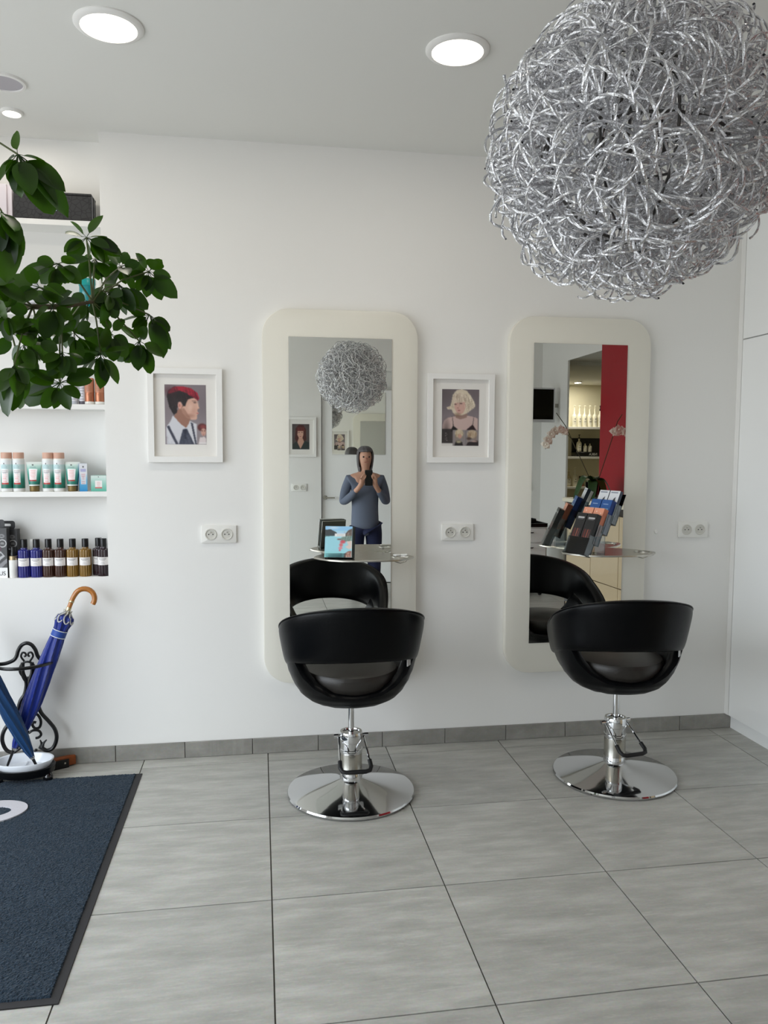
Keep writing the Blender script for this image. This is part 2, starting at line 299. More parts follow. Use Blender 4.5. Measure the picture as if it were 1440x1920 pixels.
# skirting
base = struct(obj('baseboard_back', B().box(-2.2, 2.44, WALL - 0.006, WALL, 0.0, 0.074), GROUT))
sk = None; SW = 0.31314
for k in range(-5, 10):
    x0, x1 = -0.67086 + k * SW, min(-0.67086 + (k + 1) * SW, 2.438)
    if sk is None or x1 - x0 < SW - 0.001:
        w = x1 - x0 - 0.003; s = obj('skirting_tile', B().box(-w / 2, w / 2, -0.010, 0, 0.001, 0.075), SKIRT, base, bevel=0.0012, seg=1)
        if sk is None: sk = s
    else: s = sk.copy(); COL.objects.link(s)
    s.location = ((x0 + x1) / 2, WALL, 0)
bf = struct(obj('baseboard_front', B().box(XL, DX0 - 0.0, YF, YF + 0.01, 0.0, 0.075).box(DX1, XR, YF, YF + 0.01, 0.0, 0.075), SKIRT))
LEAF_CLUSTERS = [
    ((-0.487, 1.75, 2.045), [(-0.491, 1.755, 2.081), (-0.431, 1.763, 2.039), (-0.397, 1.767, 1.986), (-0.391, 1.776, 1.937), (-0.42, 1.763, 1.928), (-0.438, 1.775, 1.945), (-0.453, 1.717, 1.96), (-0.498, 1.745, 1.967), (-0.523, 1.776, 2.033), (-0.534, 1.757, 1.991)]),
    ((-0.507, 1.7, 1.915), [(-0.483, 1.724, 1.822), (-0.465, 1.672, 1.848), (-0.501, 1.695, 1.777), (-0.507, 1.681, 1.83), (-0.495, 1.7, 1.804), (-0.536, 1.702, 1.871), (-0.474, 1.666, 1.882)]),
    ((-0.472, 2.0, 1.884), [(-0.561, 1.979, 1.846), (-0.496, 1.983, 1.883), (-0.522, 2.025, 1.839), (-0.454, 2.015, 1.847), (-0.417, 1.975, 1.836), (-0.406, 2.017, 1.906), (-0.426, 1.974, 1.893), (-0.489, 2.005, 1.821)]),
    ((-0.427, 2.1, 1.973), [(-0.453, 2.073, 2.003), (-0.471, 2.065, 1.976), (-0.379, 2.122, 1.987), (-0.478, 2.079, 1.933), (-0.468, 2.079, 1.914), (-0.428, 2.129, 1.94), (-0.385, 2.122, 1.92), (-0.369, 2.084, 1.949), (-0.342, 2.127, 1.945)]),
    ((-0.417, 2.15, 1.933), [(-0.465, 2.15, 1.895), (-0.436, 2.159, 1.89), (-0.378, 2.128, 1.914), (-0.454, 2.176, 1.938), (-0.396, 2.16, 1.896), (-0.416, 2.178, 1.883)]),
    ((-0.361, 2.2, 1.927), [(-0.345, 2.223, 1.972), (-0.376, 2.184, 1.939), (-0.32, 2.188, 1.934), (-0.391, 2.176, 1.912), (-0.383, 2.174, 1.883), (-0.323, 2.169, 1.86), (-0.349, 2.185, 1.887), (-0.404, 2.204, 1.932)]),
    ((-0.296, 2.25, 1.928), [(-0.322, 2.215, 1.969), (-0.268, 2.259, 1.957), (-0.237, 2.237, 1.914), (-0.221, 2.235, 1.858), (-0.265, 2.268, 1.855), (-0.303, 2.246, 1.858), (-0.329, 2.236, 1.871), (-0.347, 2.246, 1.904), (-0.344, 2.261, 1.948)]),
    ((-0.358, 2.15, 1.869), [(-0.378, 2.119, 1.826), (-0.408, 2.178, 1.883), (-0.318, 2.116, 1.798), (-0.283, 2.164, 1.811), (-0.362, 2.17, 1.834), (-0.375, 2.116, 1.784), (-0.331, 2.166, 1.839)]),
    ((-0.366, 2.05, 1.831), [(-0.382, 2.039, 1.751), (-0.341, 2.053, 1.786), (-0.361, 2.016, 1.782), (-0.394, 2.018, 1.801), (-0.343, 2.027, 1.823)]),
    ((-0.29, 2.2, 1.803), [(-0.234, 2.227, 1.766), (-0.249, 2.178, 1.69), (-0.24, 2.214, 1.713), (-0.278, 2.225, 1.739), (-0.326, 2.226, 1.732), (-0.336, 2.187, 1.768), (-0.33, 2.188, 1.81), (-0.376, 2.199, 1.785)]),
    ((-0.311, 2.15, 1.726), [(-0.28, 2.165, 1.639), (-0.312, 2.122, 1.648), (-0.35, 2.164, 1.665), (-0.373, 2.167, 1.675), (-0.247, 2.171, 1.693), (-0.352, 2.117, 1.76), (-0.334, 2.176, 1.762), (-0.29, 2.121, 1.755)]),
    ((-0.39, 2.05, 1.681), [(-0.386, 2.037, 1.592), (-0.346, 2.055, 1.608), (-0.442, 2.075, 1.608), (-0.45, 2.037, 1.651), (-0.429, 2.075, 1.753), (-0.368, 2.05, 1.746), (-0.325, 2.035, 1.694), (-0.445, 2.036, 1.699)]),
    ((-0.464, 1.95, 1.597), [(-0.44, 1.927, 1.534), (-0.413, 1.92, 1.561), (-0.5, 1.925, 1.534), (-0.554, 1.96, 1.547), (-0.569, 1.98, 1.58), (-0.52, 1.925, 1.624), (-0.474, 1.918, 1.643), (-0.396, 1.979, 1.61), (-0.384, 1.95, 1.63)]),
    ((-0.445, 1.9, 1.663), [(-0.475, 1.891, 1.607), (-0.453, 1.88, 1.617), (-0.418, 1.904, 1.617), (-0.438, 1.919, 1.609), (-0.466, 1.895, 1.672), (-0.407, 1.892, 1.652), (-0.48, 1.869, 1.637)]),
    ((-0.464, 1.9, 1.769), [(-0.516, 1.925, 1.74), (-0.475, 1.867, 1.686), (-0.452, 1.897, 1.698), (-0.423, 1.919, 1.74), (-0.418, 1.873, 1.797), (-0.466, 1.913, 1.807), (-0.518, 1.927, 1.804), (-0.41, 1.906, 1.783)]),
    ((-0.478, 1.85, 1.797), [(-0.557, 1.866, 1.82), (-0.523, 1.822, 1.768), (-0.443, 1.843, 1.77), (-0.501, 1.825, 1.766), (-0.424, 1.87, 1.796), (-0.489, 1.834, 1.819)]),
    ((-0.543, 1.85, 1.695), [(-0.557, 1.844, 1.66), (-0.52, 1.88, 1.699), (-0.502, 1.87, 1.728), (-0.567, 1.878, 1.73), (-0.518, 1.844, 1.728)]),
    ((-0.521, 1.8, 1.621), [(-0.546, 1.797, 1.506), (-0.532, 1.812, 1.522), (-0.495, 1.796, 1.581), (-0.481, 1.784, 1.617), (-0.552, 1.791, 1.563), (-0.533, 1.775, 1.595), (-0.5, 1.79, 1.594)]),
    ((-0.425, 2.1, 1.815), [(-0.44, 2.129, 1.77), (-0.409, 2.127, 1.776), (-0.449, 2.106, 1.823), (-0.397, 2.097, 1.847), (-0.462, 2.087, 1.764), (-0.382, 2.071, 1.791)]),
    ((-0.528, 1.9, 1.678), [(-0.506, 1.883, 1.625), (-0.548, 1.916, 1.621), (-0.563, 1.921, 1.648), (-0.507, 1.888, 1.702), (-0.499, 1.916, 1.649), (-0.486, 1.915, 1.682)]),
    ((-0.526, 2.0, 1.722), [(-0.548, 2.01, 1.685), (-0.501, 2.008, 1.667), (-0.49, 2.014, 1.721), (-0.515, 1.989, 1.754), (-0.503, 2.011, 1.758), (-0.531, 1.983, 1.656)]),
    ((-0.44, 2.0, 1.721), [(-0.466, 1.997, 1.708), (-0.411, 2.015, 1.693), (-0.434, 2.01, 1.764), (-0.409, 1.984, 1.738), (-0.454, 2.026, 1.678), (-0.395, 2.007, 1.723)]),
    ((-0.373, 2.1, 1.737), [(-0.391, 2.103, 1.673), (-0.361, 2.066, 1.662), (-0.335, 2.101, 1.71), (-0.397, 2.081, 1.734), (-0.393, 2.109, 1.778), (-0.35, 2.095, 1.761)]),
    ((-0.534, 1.8, 1.732), [(-0.553, 1.818, 1.701), (-0.529, 1.807, 1.7), (-0.513, 1.817, 1.742), (-0.532, 1.788, 1.759), (-0.564, 1.807, 1.732)]),
    ((-0.548, 1.75, 1.787), [(-0.526, 1.763, 1.761), (-0.537, 1.769, 1.824), (-0.51, 1.738, 1.796), (-0.534, 1.77, 1.74)]),
    ((-0.472, 2.1, 1.77), [(-0.502, 2.122, 1.717), (-0.476, 2.11, 1.708), (-0.449, 2.128, 1.739), (-0.517, 2.127, 1.761), (-0.486, 2.099, 1.805)]),
    ((-0.555, 2.0, 1.597), [(-0.578, 1.999, 1.555), (-0.539, 1.976, 1.554), (-0.524, 2.019, 1.603), (-0.576, 2.026, 1.633), (-0.597, 1.996, 1.585)]),
]
# ------------------------------------------------------------------ tall white cabinet on the right
t = thing('tall_cabinet', 'tall white lacquered handleless cabinet in the right corner, floor to ceiling', 'cabinet', (2.404, 2.40, 0))
CL = WALL - 2.40
obj('carcass', B().box(0.022, 0.58, 0.0, CL, 0.10, CZ), CAB, t)
obj('plinth', B().box(0.032, 0.56, 0.005, CL - 0.002, 0.0, 0.10), CAB, t)
obj('filler_strip', B().box(-0.002, 0.022, CL - 0.035, CL, 0.076, CZ), TRIMW, t, bevel=0.001, seg=1)
y0 = 0.0
for yb, ye in ((0.003, 0.615), (0.619, CL - 0.038)):
    obj('lower_door', B().box(0.0, 0.02, yb, ye, 0.076, 2.008), CAB, t, bevel=0.0012, seg=1)
    obj('upper_door', B().box(0.0, 0.02, yb, ye, 2.013, CZ - 0.004), CAB, t, bevel=0.0012, seg=1)

# ------------------------------------------------------------------ styling chairs
def lerp(tab, a):
    for (a0, v0), (a1, v1) in zip(tab, tab[1:]):
        if a <= a1: k = (a - a0) / (a1 - a0); k = k * k * (3 - 2 * k) * 0.5 + k * 0.5; return v0 + (v1 - v0) * k
    return tab[-1][1]
RIM = [(0, .462), (24, .468), (42, .500), (54, .545), (62, .605), (68, .640), (90, .60), (120, .555), (134, .515), (150, .480), (180, .472)]
SHR = [(.395, .02), (.400, .10), (.410, .160), (.430, .195), (.46, .222), (.50, .245), (.55, .264), (.60, .275), (.66, .283)]
def polar(a, r):   # a in degrees from the back (-Y)
    q = radians(a)
    if abs(a) <= 90: return (r * sin(q), -r * cos(q) * 0.91)
    return (math.copysign(r * abs(sin(q)) ** 0.27, a) if abs(a) < 179.9 else 0.0, -r * cos(q) * 1.13)
def make_chair(label):
    t = thing('styling_chair', label, 'chair', group=None)
    b = B(); vs = []; fs = []; n = 96; k = 24
    def band(a):
        e = max(0, abs(a) - 90); q = min(90, abs(a)); return .845 - 1.556e-5 * q * q - .0024 * e, .622 - .77e-5 * q * q - .0013 * e
    for i in range(n + 1):
        a = -137 + 274 * i / n; zt, zb = band(a); e_ = max(0, abs(a) - 124) / 13; sh = math.sqrt(max(.004, 1 - e_ * e_)); zc, hh = (zt + zb) / 2, (zt - zb) / 2 * sh
        for j in range(k):
            q = 2 * pi * j / k; cx, cy = cos(q), sin(q); e = 0.42
            u = math.copysign(abs(cx) ** e, cx); w = math.copysign(abs(cy) ** 0.5, cy); th = 0.027 * min(1, 0.35 + hh / 0.05)
            z = zc + w * hh; r = 0.278 + (z - 0.72) * 0.19 + u * th
            x, y = polar(a, r); vs.append((x, y, z))
    for i in range(n):
        for j in range(k): j2 = (j + 1) % k; fs.append((i * k + j, i * k + j2, (i + 1) * k + j2, (i + 1) * k + j))
    fs += [tuple(range(k)), tuple(n * k + j for j in reversed(range(k)))]
    b.add(vs, fs); bk = obj('backrest', b, LEATHER, t, smooth=True)
    # piping seam along the top edge
    obj('piping', B().tube([(*polar(a, 0.278 + (band(a)[0] - 0.72) * 0.19 + 0.020), band(a)[0] - 0.004) for a in range(-124, 125, 4)], 0.0028, 6), LEATHER, bk, smooth=True)
    b = B(); vs = []; fs = []; n = 96; lv = 12
    for i in range(n):
        a = -180 + 360 * i / n; zr = lerp(RIM, abs(a)); col = []
        zz = [.395 + (zr - .395) * (q / lv) ** 1.25 for q in range(lv + 1)]
        for z in zz: col.append((lerp(SHR, z), z))
        ro = lerp(SHR, zr); col += [(ro - 0.010, zr + 0.010), (ro - 0.025, zr + 0.014), (ro - 0.040, zr + 0.009), (ro - 0.048, zr - 0.004)]
        for q in range(1, 6): z = zr - (zr - .452) * q / 5; col.append((max(0.05, min(lerp(SHR, z), ro) - 0.052), z))
        col.append((0.02, .45))
        k = len(col)
        for r, z in col: x, y = polar(a, r); vs.append((x, y, z))
    for i in range(n):
        i2 = (i + 1) % n
        for j in range(k - 1): fs.append((i * k + j, i2 * k + j, i2 * k + j + 1, i * k + j + 1))
    fs += [tuple(i * k for i in reversed(range(n))), tuple(i * k + k - 1 for i in range(n))]
    obj('seat_shell', B().add(vs, fs), LEATHER, t, smooth=True)
    obj('seat_cushion', B().lathe([(0.0, .456), (.165, .456), (.186, .472), (.196, .505), (.200, .530), (.192, .544), (.165, .551), (.08, .554), (0.0, .555)], 56, Matrix.Translation((0, .012, 0)), sy=1.04), SEATL, t, smooth=True)
    obj('piston', B().cyl(0.0125, 0.2, 0.40, 24), CHROME, t, smooth=True)
    obj('mounting_plate', B().cyl(0.05, 0.385, 0.401, 24), BLACKP, t, smooth=True)
    c = obj('pump_column', B().lathe([(.0, .03), (.047, .03), (.047, .085), (.0455, .088), (.0455, .178), (.048, .180), (.049, .186), (.048, .193), (.0455, .195), (.0455, .224), (.048, .226), (.048, .262), (.046, .267), (.036, .267), (.034, .262), (0, .262)], 40), CHROME, t, smooth=True)
    obj('column_sleeve', B().lathe([(.0462, .092), (.0465, .094), (.0465, .172), (.0462, .175)], 40), STEEL, c, smooth=True)
    obj('base_plate', B().lathe([(0, .003), (.255, .0), (.267, .003), (.270, .010), (.266, .016), (.255, .0185), (.225, .0245), (.190, .0320), (.155, .0395), (.120, .0472), (.090, .0540), (.070, .0590), (.058, .0625), (.049, .066), (0, .066)], 72), CHROME, t, smooth=True)
    pd = obj('foot_pedal', B().cyl(0.0065, -0.066, 0.066, 16, Matrix.Translation((0, 0, .247)) @ Matrix.Rotation(pi / 2, 4, 'Y')), CHROME, t, smooth=True)
    for sx_, mx_, ex_ in ((-.052, -.055, -.058), (.052, .060, .068)):
        obj('pedal_arm', B().tube([(sx_, 0, .247), (mx_, -.055, .205), (ex_, -.115, .16)], 0.0045, 8), CHROME, pd, smooth=True)
        obj('pivot_knob', B().cyl(0.009, sx_ * 1.23 - .009, sx_ * 1.23 + .009, 16, Matrix.Translation((0, 0, .247)) @ Matrix.Rotation(pi / 2, 4, 'Y')), CHROME, pd, smooth=True)
    obj('rubber_grip', B().tube([(-.0567, -.095, .175), (-.058, -.120, .157), (-.050, -.134, .147), (-.035, -.138, .144), (.045, -.138, .144), (.062, -.134, .147), (.069, -.120, .157), (.0655, -.095, .175)], 0.0088, 12), RUBBER, pd, smooth=True)
    M = Matrix.Rotation(radians(56), 4, 'Z') @ Matrix.Translation((0, -0.262, 0))
    tg = obj('care_tag', B().box(-0.016, 0.016, -0.0015, 0.0015, 0.578, 0.606, M), mat('grey_tag', (190, 190, 190), 0.5), t); tg['label'] = 'small pale tag under the backrest'
    return t
c1 = make_chair('black leather tub styling chair in front of the left mirror')
c1.location = (0.371, 3.18, 0)
c2 = copy_thing(c1, 'black leather tub styling chair in front of the right mirror, turned slightly', (1.557, 3.183, 0), (0, 0, radians(-7)))
for ch in c2.children:
    if ch.name.startswith('foot_pedal'): ch.rotation_euler = (0, 0, radians(16))     # the pump stays put when the seat swivels

# ------------------------------------------------------------------ mirror stations
TRAY = [(.222, -.155), (.245, -.20), (.285, -.25), (.34, -.285), (.42, -.298), (.52, -.300), (.585, -.290), (.635, -.25), (.668, -.205), (.675, -.185), (.665, -.150), (.640, -.105), (.60, -.06), (.55, -.02), (.52, -.0005), (.34, -.0005), (.29, -.03), (.24, -.10)]
def make_station(label):
    t = thing('mirror_station', label, 'mirror', (0.013, WALL, 0.346))
    H, Wd = 1.744, 0.725
    obj('backing_panel', B().prism(rrect(Wd, H, 0.125, 14, Wd / 2, H / 2), 0.0, 0.038, FACE), PANELW, t, bevel=0.004, seg=2)
    obj('mirror_glass', B().box(.121, .600, -.0425, -.038, .150, 1.617), MIRROR, t)
    z = .967 - .346
    hole = [(.612 + .038 * cos(a), -.190 + .050 * sin(a)) for a in [2 * pi * i / 24 for i in range(24)]]
    # tray plate: outline ring filled towards the hair-dryer hole
    me_b = B(); me_b.prism(TRAY, -0.004, 0.004)
    tr = obj('shelf_tray', me_b, STEEL, t, loc=(0, -.0425, z - .004), bevel=0.001, seg=1)
    cut = obj('cutter', B().prism(hole, -0.02, 0.03), STEEL, t, loc=(0, -.0425, z - .004))
    md = tr.modifiers.new('hole', 'BOOLEAN'); md.object = cut; md.operation = 'DIFFERENCE'; md.solver = 'EXACT'
    bpy.context.view_layer.update()
    nm = bpy.data.meshes.new_from_object(tr.evaluated_get(bpy.context.evaluated_depsgraph_get())); tr.modifiers.clear(); tr.data = nm; bpy.data.objects.remove(cut)
    obj('hole_rim', B().tube([(.612 + .039 * cos(a), -.190 + .051 * sin(a), .003) for a in [2 * pi * i / 28 for i in range(28)]], 0.003, 8, closed=True), STEEL, tr, smooth=True)
    obj('dryer_cradle', B().tube([(.612 - .037, -.19, 0), (.612 - .025, -.19, -.018), (.612, -.19, -.026), (.612 + .025, -.19, -.018), (.612 + .037, -.19, 0)], 0.0025, 8), STEEL, tr, smooth=True)
    for x in (.37, .49): obj('tray_bracket', B().box(x, x + .03, -.20, -.0425, z - .014, z - .004), STEEL, t, bevel=0.002, seg=1)
    obj('fixing_cap', B().cyl(.006, 0, .004, 12, Matrix.Translation((.562, -.0425, z + .015)) @ Matrix.Rotation(pi / 2, 4, 'X')), CHROME, t, smooth=True)
    return t
st = make_station('tall white round-cornered wall mirror panel with steel tray, the left one')
copy_thing(st, 'tall white round-cornered wall mirror panel with steel tray, the right one', (1.186, WALL, 0.348))
obj_cable = B(); pts = []
for i in range(40):
    a = 2 * pi * i / 40; pts.append((.030 * cos(a), 0.012 * sin(2 * a), 0))
tag(obj('cable_loop', B().tube(pts, .004, 8, closed=True), PLASTW, None, smooth=True, loc=(.625, 3.437, .9745)), 'white looped cord lying over the hole of the left tray', 'cord')

# ------------------------------------------------------------------ framed portraits
def portrait_red():
    k = Ink(84, 120, (128, 118, 122)); f = lambda L: [((x - 370) / 630, (y - 350) / 900) for x, y in L]
    k.grad(0.4, 1.0, (150, 142, 148)); k.ell(.9, .3, .4, .4, (112, 102, 108), .6, 1)
    k.poly(f([(390, 985), (450, 910), (490, 815), (690, 1000), (740, 890), (850, 940), (850, 1250), (395, 1250)]), (204, 204, 210))
    k.streaks(.04, .75, .3, .98, (170, 170, 180), 14, .02, .5, .3, 2)
    k.poly(f([(560, 740), (640, 640), (760, 850), (735, 930), (690, 1000), (600, 935), (510, 830)]), (150, 108, 92))
    k.poly(f([(620, 720), (690, 620), (720, 560), (800, 530), (862, 565), (870, 620), (897, 700), (862, 722), (868, 748), (888, 775), (862, 800), (862, 850), (838, 876), (765, 872), (700, 850), (640, 780)]), (206, 164, 146))
    k.poly(f([(620, 720), (660, 700), (760, 850), (765, 872), (700, 850), (640, 780)]), (160, 118, 100), .8); k.ell(.62, .38, .09, .09, (222, 186, 170), .7, .8)
    k.poly(f([(400, 520), (425, 440), (510, 380), (640, 374), (770, 400), (868, 470), (897, 550), (880, 592), (820, 545), (760, 556), (720, 575), (692, 640), (682, 672), (650, 668), (628, 615), (572, 610), (560, 700), (555, 770), (505, 805), (440, 690)]), (30, 24, 27))
    k.poly(f([(425, 450), (510, 382), (640, 375), (770, 400), (868, 470), (897, 550), (880, 590), (820, 545), (760, 520), (690, 470), (600, 440), (500, 470), (430, 490)]), (158, 26, 48))
    red = f([(425, 450), (510, 382), (640, 375), (770, 400), (868, 470), (897, 550), (880, 590), (820, 545), (760, 520), (690, 470), (600, 440), (500, 470), (430, 490)])
    k.streaks(.05, .03, .8, .2, (64, 18, 30), 70, .012, .7, .6, 3, red); k.streaks(.3, .03, .8, .16, (196, 40, 66), 30, .010, .6, .9, 4, red)
    whole = f([(400, 520), (425, 440), (510, 380), (640, 374), (770, 400), (868, 470), (897, 550), (820, 545), (720, 575), (680, 670), (620, 615), (555, 770), (505, 805), (440, 690)])
    k.streaks(.10, .10, .7, .3, (70, 30, 36), 40, .010, .6, .5, 14, whole); k.streaks(.05, .15, .4, .4, (52, 44, 46), 40, .010, .5, .3, 15, whole)
    k.ell(.12, .10, .24, .12, (66, 20, 30), .6, 1); k.ell(.70, .44, .10, .10, (188, 140, 122), .6, 1); k.ell(.80, .33, .04, .09, (226, 190, 172), .6, 1); k.ell(.60, .52, .16, .05, (150, 106, 90), .7, 1)
    k.ell(.365, .345, .055, .07, (218, 162, 146), 1, .3); k.ell(.36, .345, .025, .04, (150, 92, 84), .8, .6)
    k.ell(.73, .295, .05, .012, (50, 36, 36), .9, .5); k.poly(f([(780, 585), (850, 590), (852, 598), (780, 597)]), (70, 48, 44), .8)
    k.ell(.79, .475, .035, .012, (172, 84, 88), .9, .6); k.ell(.80, .415, .025, .012, (150, 104, 92), .7, .7)
    for L in ([(395, 980), (432, 965), (572, 1245), (530, 1250)], [(760, 915), (795, 930), (852, 1250), (828, 1250)]): k.poly(f(L), (58, 60, 74))
    k.poly(f([(640, 1020), (702, 1008), (815, 1250), (575, 1250)]), (60, 64, 80)); k.poly(f([(650, 1030), (700, 1020), (690, 1160), (660, 1160)]), (36, 40, 58)); k.streaks(.38, .8, .62, .98, (92, 96, 112), 16, .012, .6, .3, 6)
    k.rect(.76, .65, 1, 1, (140, 130, 134)); k.ell(.90, .71, .13, .075, (92, 44, 44), 1, .25); k.ell(.92, .70, .10, .045, (150, 66, 66), .7, .6); k.ell(.93, .79, .075, .075, (196, 152, 136), 1, .3)
    k.ell(.90, .77, .016, .01, (60, 40, 40), .8); k.ell(.96, .77, .016, .01, (60, 40, 40), .8); k.ell(.93, .835, .02, .008, (160, 90, 90), .8); k.poly([(.80, 1), (.84, .88), (.95, .87), (1, .9), (1, 1)], (214, 202, 202)); k.rect(.82, .965, 1, .995, (224, 220, 220), .8)
    return k
def portrait_blonde():
    k = Ink(84, 120, (112, 102, 106)); f = lambda L: [((x - 405) / 595, (y - 448) / 907) for x, y in L]
    k.grad(.1, .5, (132, 122, 126)); k.ell(.02, .05, .5, .5, (86, 80, 80), .6, 1)
    k.poly(f([(415, 1030), (440, 950), (500, 905), (620, 880), (830, 870), (930, 890), (985, 920), (985, 1300), (415, 1300)]), (198, 172, 166))
    k.ell(.12, .75, .14, .3, (92, 80, 78), .8, .9); k.poly(f([(610, 840), (820, 840), (800, 900), (700, 930), (630, 905)]), (150, 122, 112))
    k.poly(f([(585, 1030), (680, 1105), (545, 1130), (560, 1085)]), (26, 22, 24)); k.poly(f([(900, 1010), (960, 1100), (790, 1105)]), (36, 20, 26))
    k.poly(f([(568, 880), (574, 880), (595, 1035), (586, 1035)]), (52, 46, 48)); k.poly(f([(917, 880), (923, 880), (906, 1015), (898, 1015)]), (52, 46, 48))
    k.rect(0, .70, .30, .955, (38, 35, 35), .85); k.rect(0, .955, .30, 1, (216, 212, 206))
    k.poly(f([(640, 460), (720, 445), (800, 470), (860, 540), (920, 640), (945, 700), (920, 745), (870, 780), (810, 830), (730, 860), (620, 860), (580, 825), (560, 770), (500, 775), (475, 740), (540, 715), (560, 640), (575, 540)]), (214, 200, 178))
    k.poly(f([(600, 640), (770, 640), (785, 730), (745, 830), (690, 850), (640, 820), (600, 740)]), (204, 164, 152))
    k.poly(f([(570, 620), (600, 540), (700, 500), (790, 560), (785, 650), (720, 655), (600, 670)]), (206, 188, 168)); k.streaks(.28, .06, .66, .18, (150, 128, 112), 36, .01, .6, -.05, 8); 
    bob = f([(640, 460), (720, 445), (800, 470), (860, 540), (920, 640), (945, 700), (920, 745), (870, 780), (810, 830), (785, 730), (780, 640), (600, 660), (590, 790), (560, 770), (500, 775), (475, 740), (540, 715), (560, 640), (575, 540)])
    k.streaks(.55, .10, .9, .40, (236, 226, 208), 60, .012, .7, .35, 9, bob); k.streaks(.55, .12, .9, .40, (150, 130, 110), 50, .01, .6, .35, 10, bob); k.streaks(.1, .15, .35, .36, (176, 160, 140), 24, .012, .6, -.25, 16, bob)
    k.streaks(.3, .04, .62, .18, (236, 226, 208), 30, .008, .6, -.05, 11)
    k.ell(.36, .265, .045, .013, (70, 52, 50), .9, .6); k.ell(.51, .25, .05, .013, (70, 52, 50), .9, .6); k.ell(.43, .33, .028, .016, (150, 104, 94), .8, .7); k.ell(.46, .372, .045, .012, (140, 70, 76), .95, .6)
    k.ell(.42, .45, .14, .05, (120, 92, 74), .6, .8)
    k.rect(.30, .715, 1, 1, (140, 132, 132)); k.rect(.645, .715, .655, 1, (110, 102, 104))
    k.ell(.47, .78, .13, .085, (206, 190, 162), 1, .25); k.streaks(.36, .72, .58, .82, (150, 128, 98), 18, .012, .6, .1, 12); k.ell(.49, .83, .06, .05, (196, 150, 134), 1, .4); k.poly([(.34, 1), (.38, .92), (.46, .90), (.55, .93), (.58, 1)], (38, 34, 34)); k.ell(.46, .93, .09, .03, (206, 196, 160), .8, .5)
    k.ell(.82, .79, .15, .085, (196, 176, 150), 1, .25); k.streaks(.68, .73, .95, .84, (140, 112, 86), 22, .014, .6, -.15, 13); k.ell(.74, .87, .09, .03, (66, 48, 42), .8, .5); k.poly([(.66, 1), (.70, .94), (.95, .90), (1, .92), (1, 1)], (44, 36, 38)); k.ell(.88, .92, .12, .02, (206, 176, 166), .8, .6)
    r = random.Random(4)
    for i in range(26): x = .10 + r.uniform(-.02, .03); y = .76 + i * .006; k.rect(x, y, x + .022, y + .004, (206, 200, 196), .7)
    return k
def portrait_brown():
    k = Ink(60, 90, (74, 66, 66)); k.ell(.5, .3, .6, .5, (104, 92, 92), .7, 1)
    k.poly([(.18, .62), (.2, .2), (.35, .04), (.62, .03), (.8, .18), (.84, .6), (.7, .72), (.3, .72)], (70, 30, 28)); k.poly([(.35, .25), (.68, .25), (.7, .42), (.58, .6), (.44, .6), (.34, .42)], (200, 156, 138))
    k.poly([(.28, .12), (.72, .12), (.72, .27), (.28, .27)], (104, 46, 42)); k.streaks(.28, .06, .72, .16, (60, 24, 22), 20, .015, .6, 0, 3)
    k.ell(.43, .33, .06, .016, (50, 36, 34), .9, .5); k.ell(.6, .33, .06, .016, (50, 36, 34), .9, .5); k.ell(.52, .49, .07, .018, (150, 62, 64), .9, .5); k.ell(.53, .41, .03, .03, (168, 120, 106), .7, .7)
    k.poly([(.4, .55), (.62, .55), (.7, .72), (.52, .98), (.3, .7)], (188, 146, 128)); k.poly([(.0, 1), (.02, .72), (.28, .66), (.52, 1)], (40, 48, 48)); k.poly([(.52, 1), (.74, .68), (.98, .8), (1, 1)], (40, 48, 48)); return k
def make_frame(label, ink, loc, rz=0):
    t = thing('picture_frame', label, 'picture', loc, (0, 0, rz), group=None)
    w, h, fw, d = .330, .425, .027, .024
    o = B()
    o.ring_prism(rrect(w, h, .001, 1), rrect(w - 2 * fw, h - 2 * fw, .001, 1), .0, d, FACE); obj('frame', o, TRIMW, t, bevel=.0012, seg=1)
    obj('mount_board', B().box(-w / 2 + fw - .001, w / 2 - fw + .001, -.008, -.002, -h / 2 + fw - .001, h / 2 - fw + .001), MATB, t)
    pw, ph = .183, .270
    printed('portrait_print', ink, lambda u, v: (-pw / 2 + u * pw, -.0086, .004 + ph / 2 - v * ph), t)
    return t
make_frame('white framed portrait of a cropped red-haired head in profile, left of the mirrors', portrait_red(), (-.332, WALL, 1.600))
make_frame('white framed portrait of a blonde bob haircut, between the two mirrors', portrait_blonde(), (.955, WALL, 1.601))
make_frame('white framed portrait of long dark red hair, on the wall behind the camera', portrait_brown(), (.435, YF, 1.596), pi)

# ------------------------------------------------------------------ wall sockets
def make_socket(label, loc, rz=0):
    t = thing('double_socket', label, 'socket', loc, (0, 0, rz), group=None)
    obj('cover_plate', B().prism(rrect(.160, .081, .004, 4), 0, .011, FACE), PLASTW, t, bevel=.002)
    for x in (-.0365, .0365):
        M = Matrix.Translation((x, 0, 0))
        w = obj('socket_well', B().lathe([(.0, .0112), (.0205, .0112), (.0215, .0122), (.0225, .0142), (.0262, .0142), (.0272, .0118), (.0272, .0105)], 32, M @ FACE), PLASTG, t, smooth=True)
        for px, pz in ((-.0095, 0), (.0095, 0)): obj('contact_hole', B().cyl(.0028, .0110, .0118, 10, Matrix.Translation((x + px, 0, pz)) @ FACE), DARK, w)
        obj('earth_pin', B().cyl(.0024, .0110, .0180, 10, Matrix.Translation((x, 0, .010)) @ FACE), STEEL, w, smooth=True)
    return t
s0 = make_socket('white double wall socket left of the left mirror', (-.190, WALL, 1.055))
copy_thing(s0, 'white double wall socket between the two mirrors', (.947, WALL, 1.051))
copy_thing(s0, 'white double wall socket at right, near the tall cabinet', (2.186, WALL, 1.050))
copy_thing(s0, 'white double wall socket under the portrait behind the camera', (.417, YF, 1.057), (0, 0, pi))
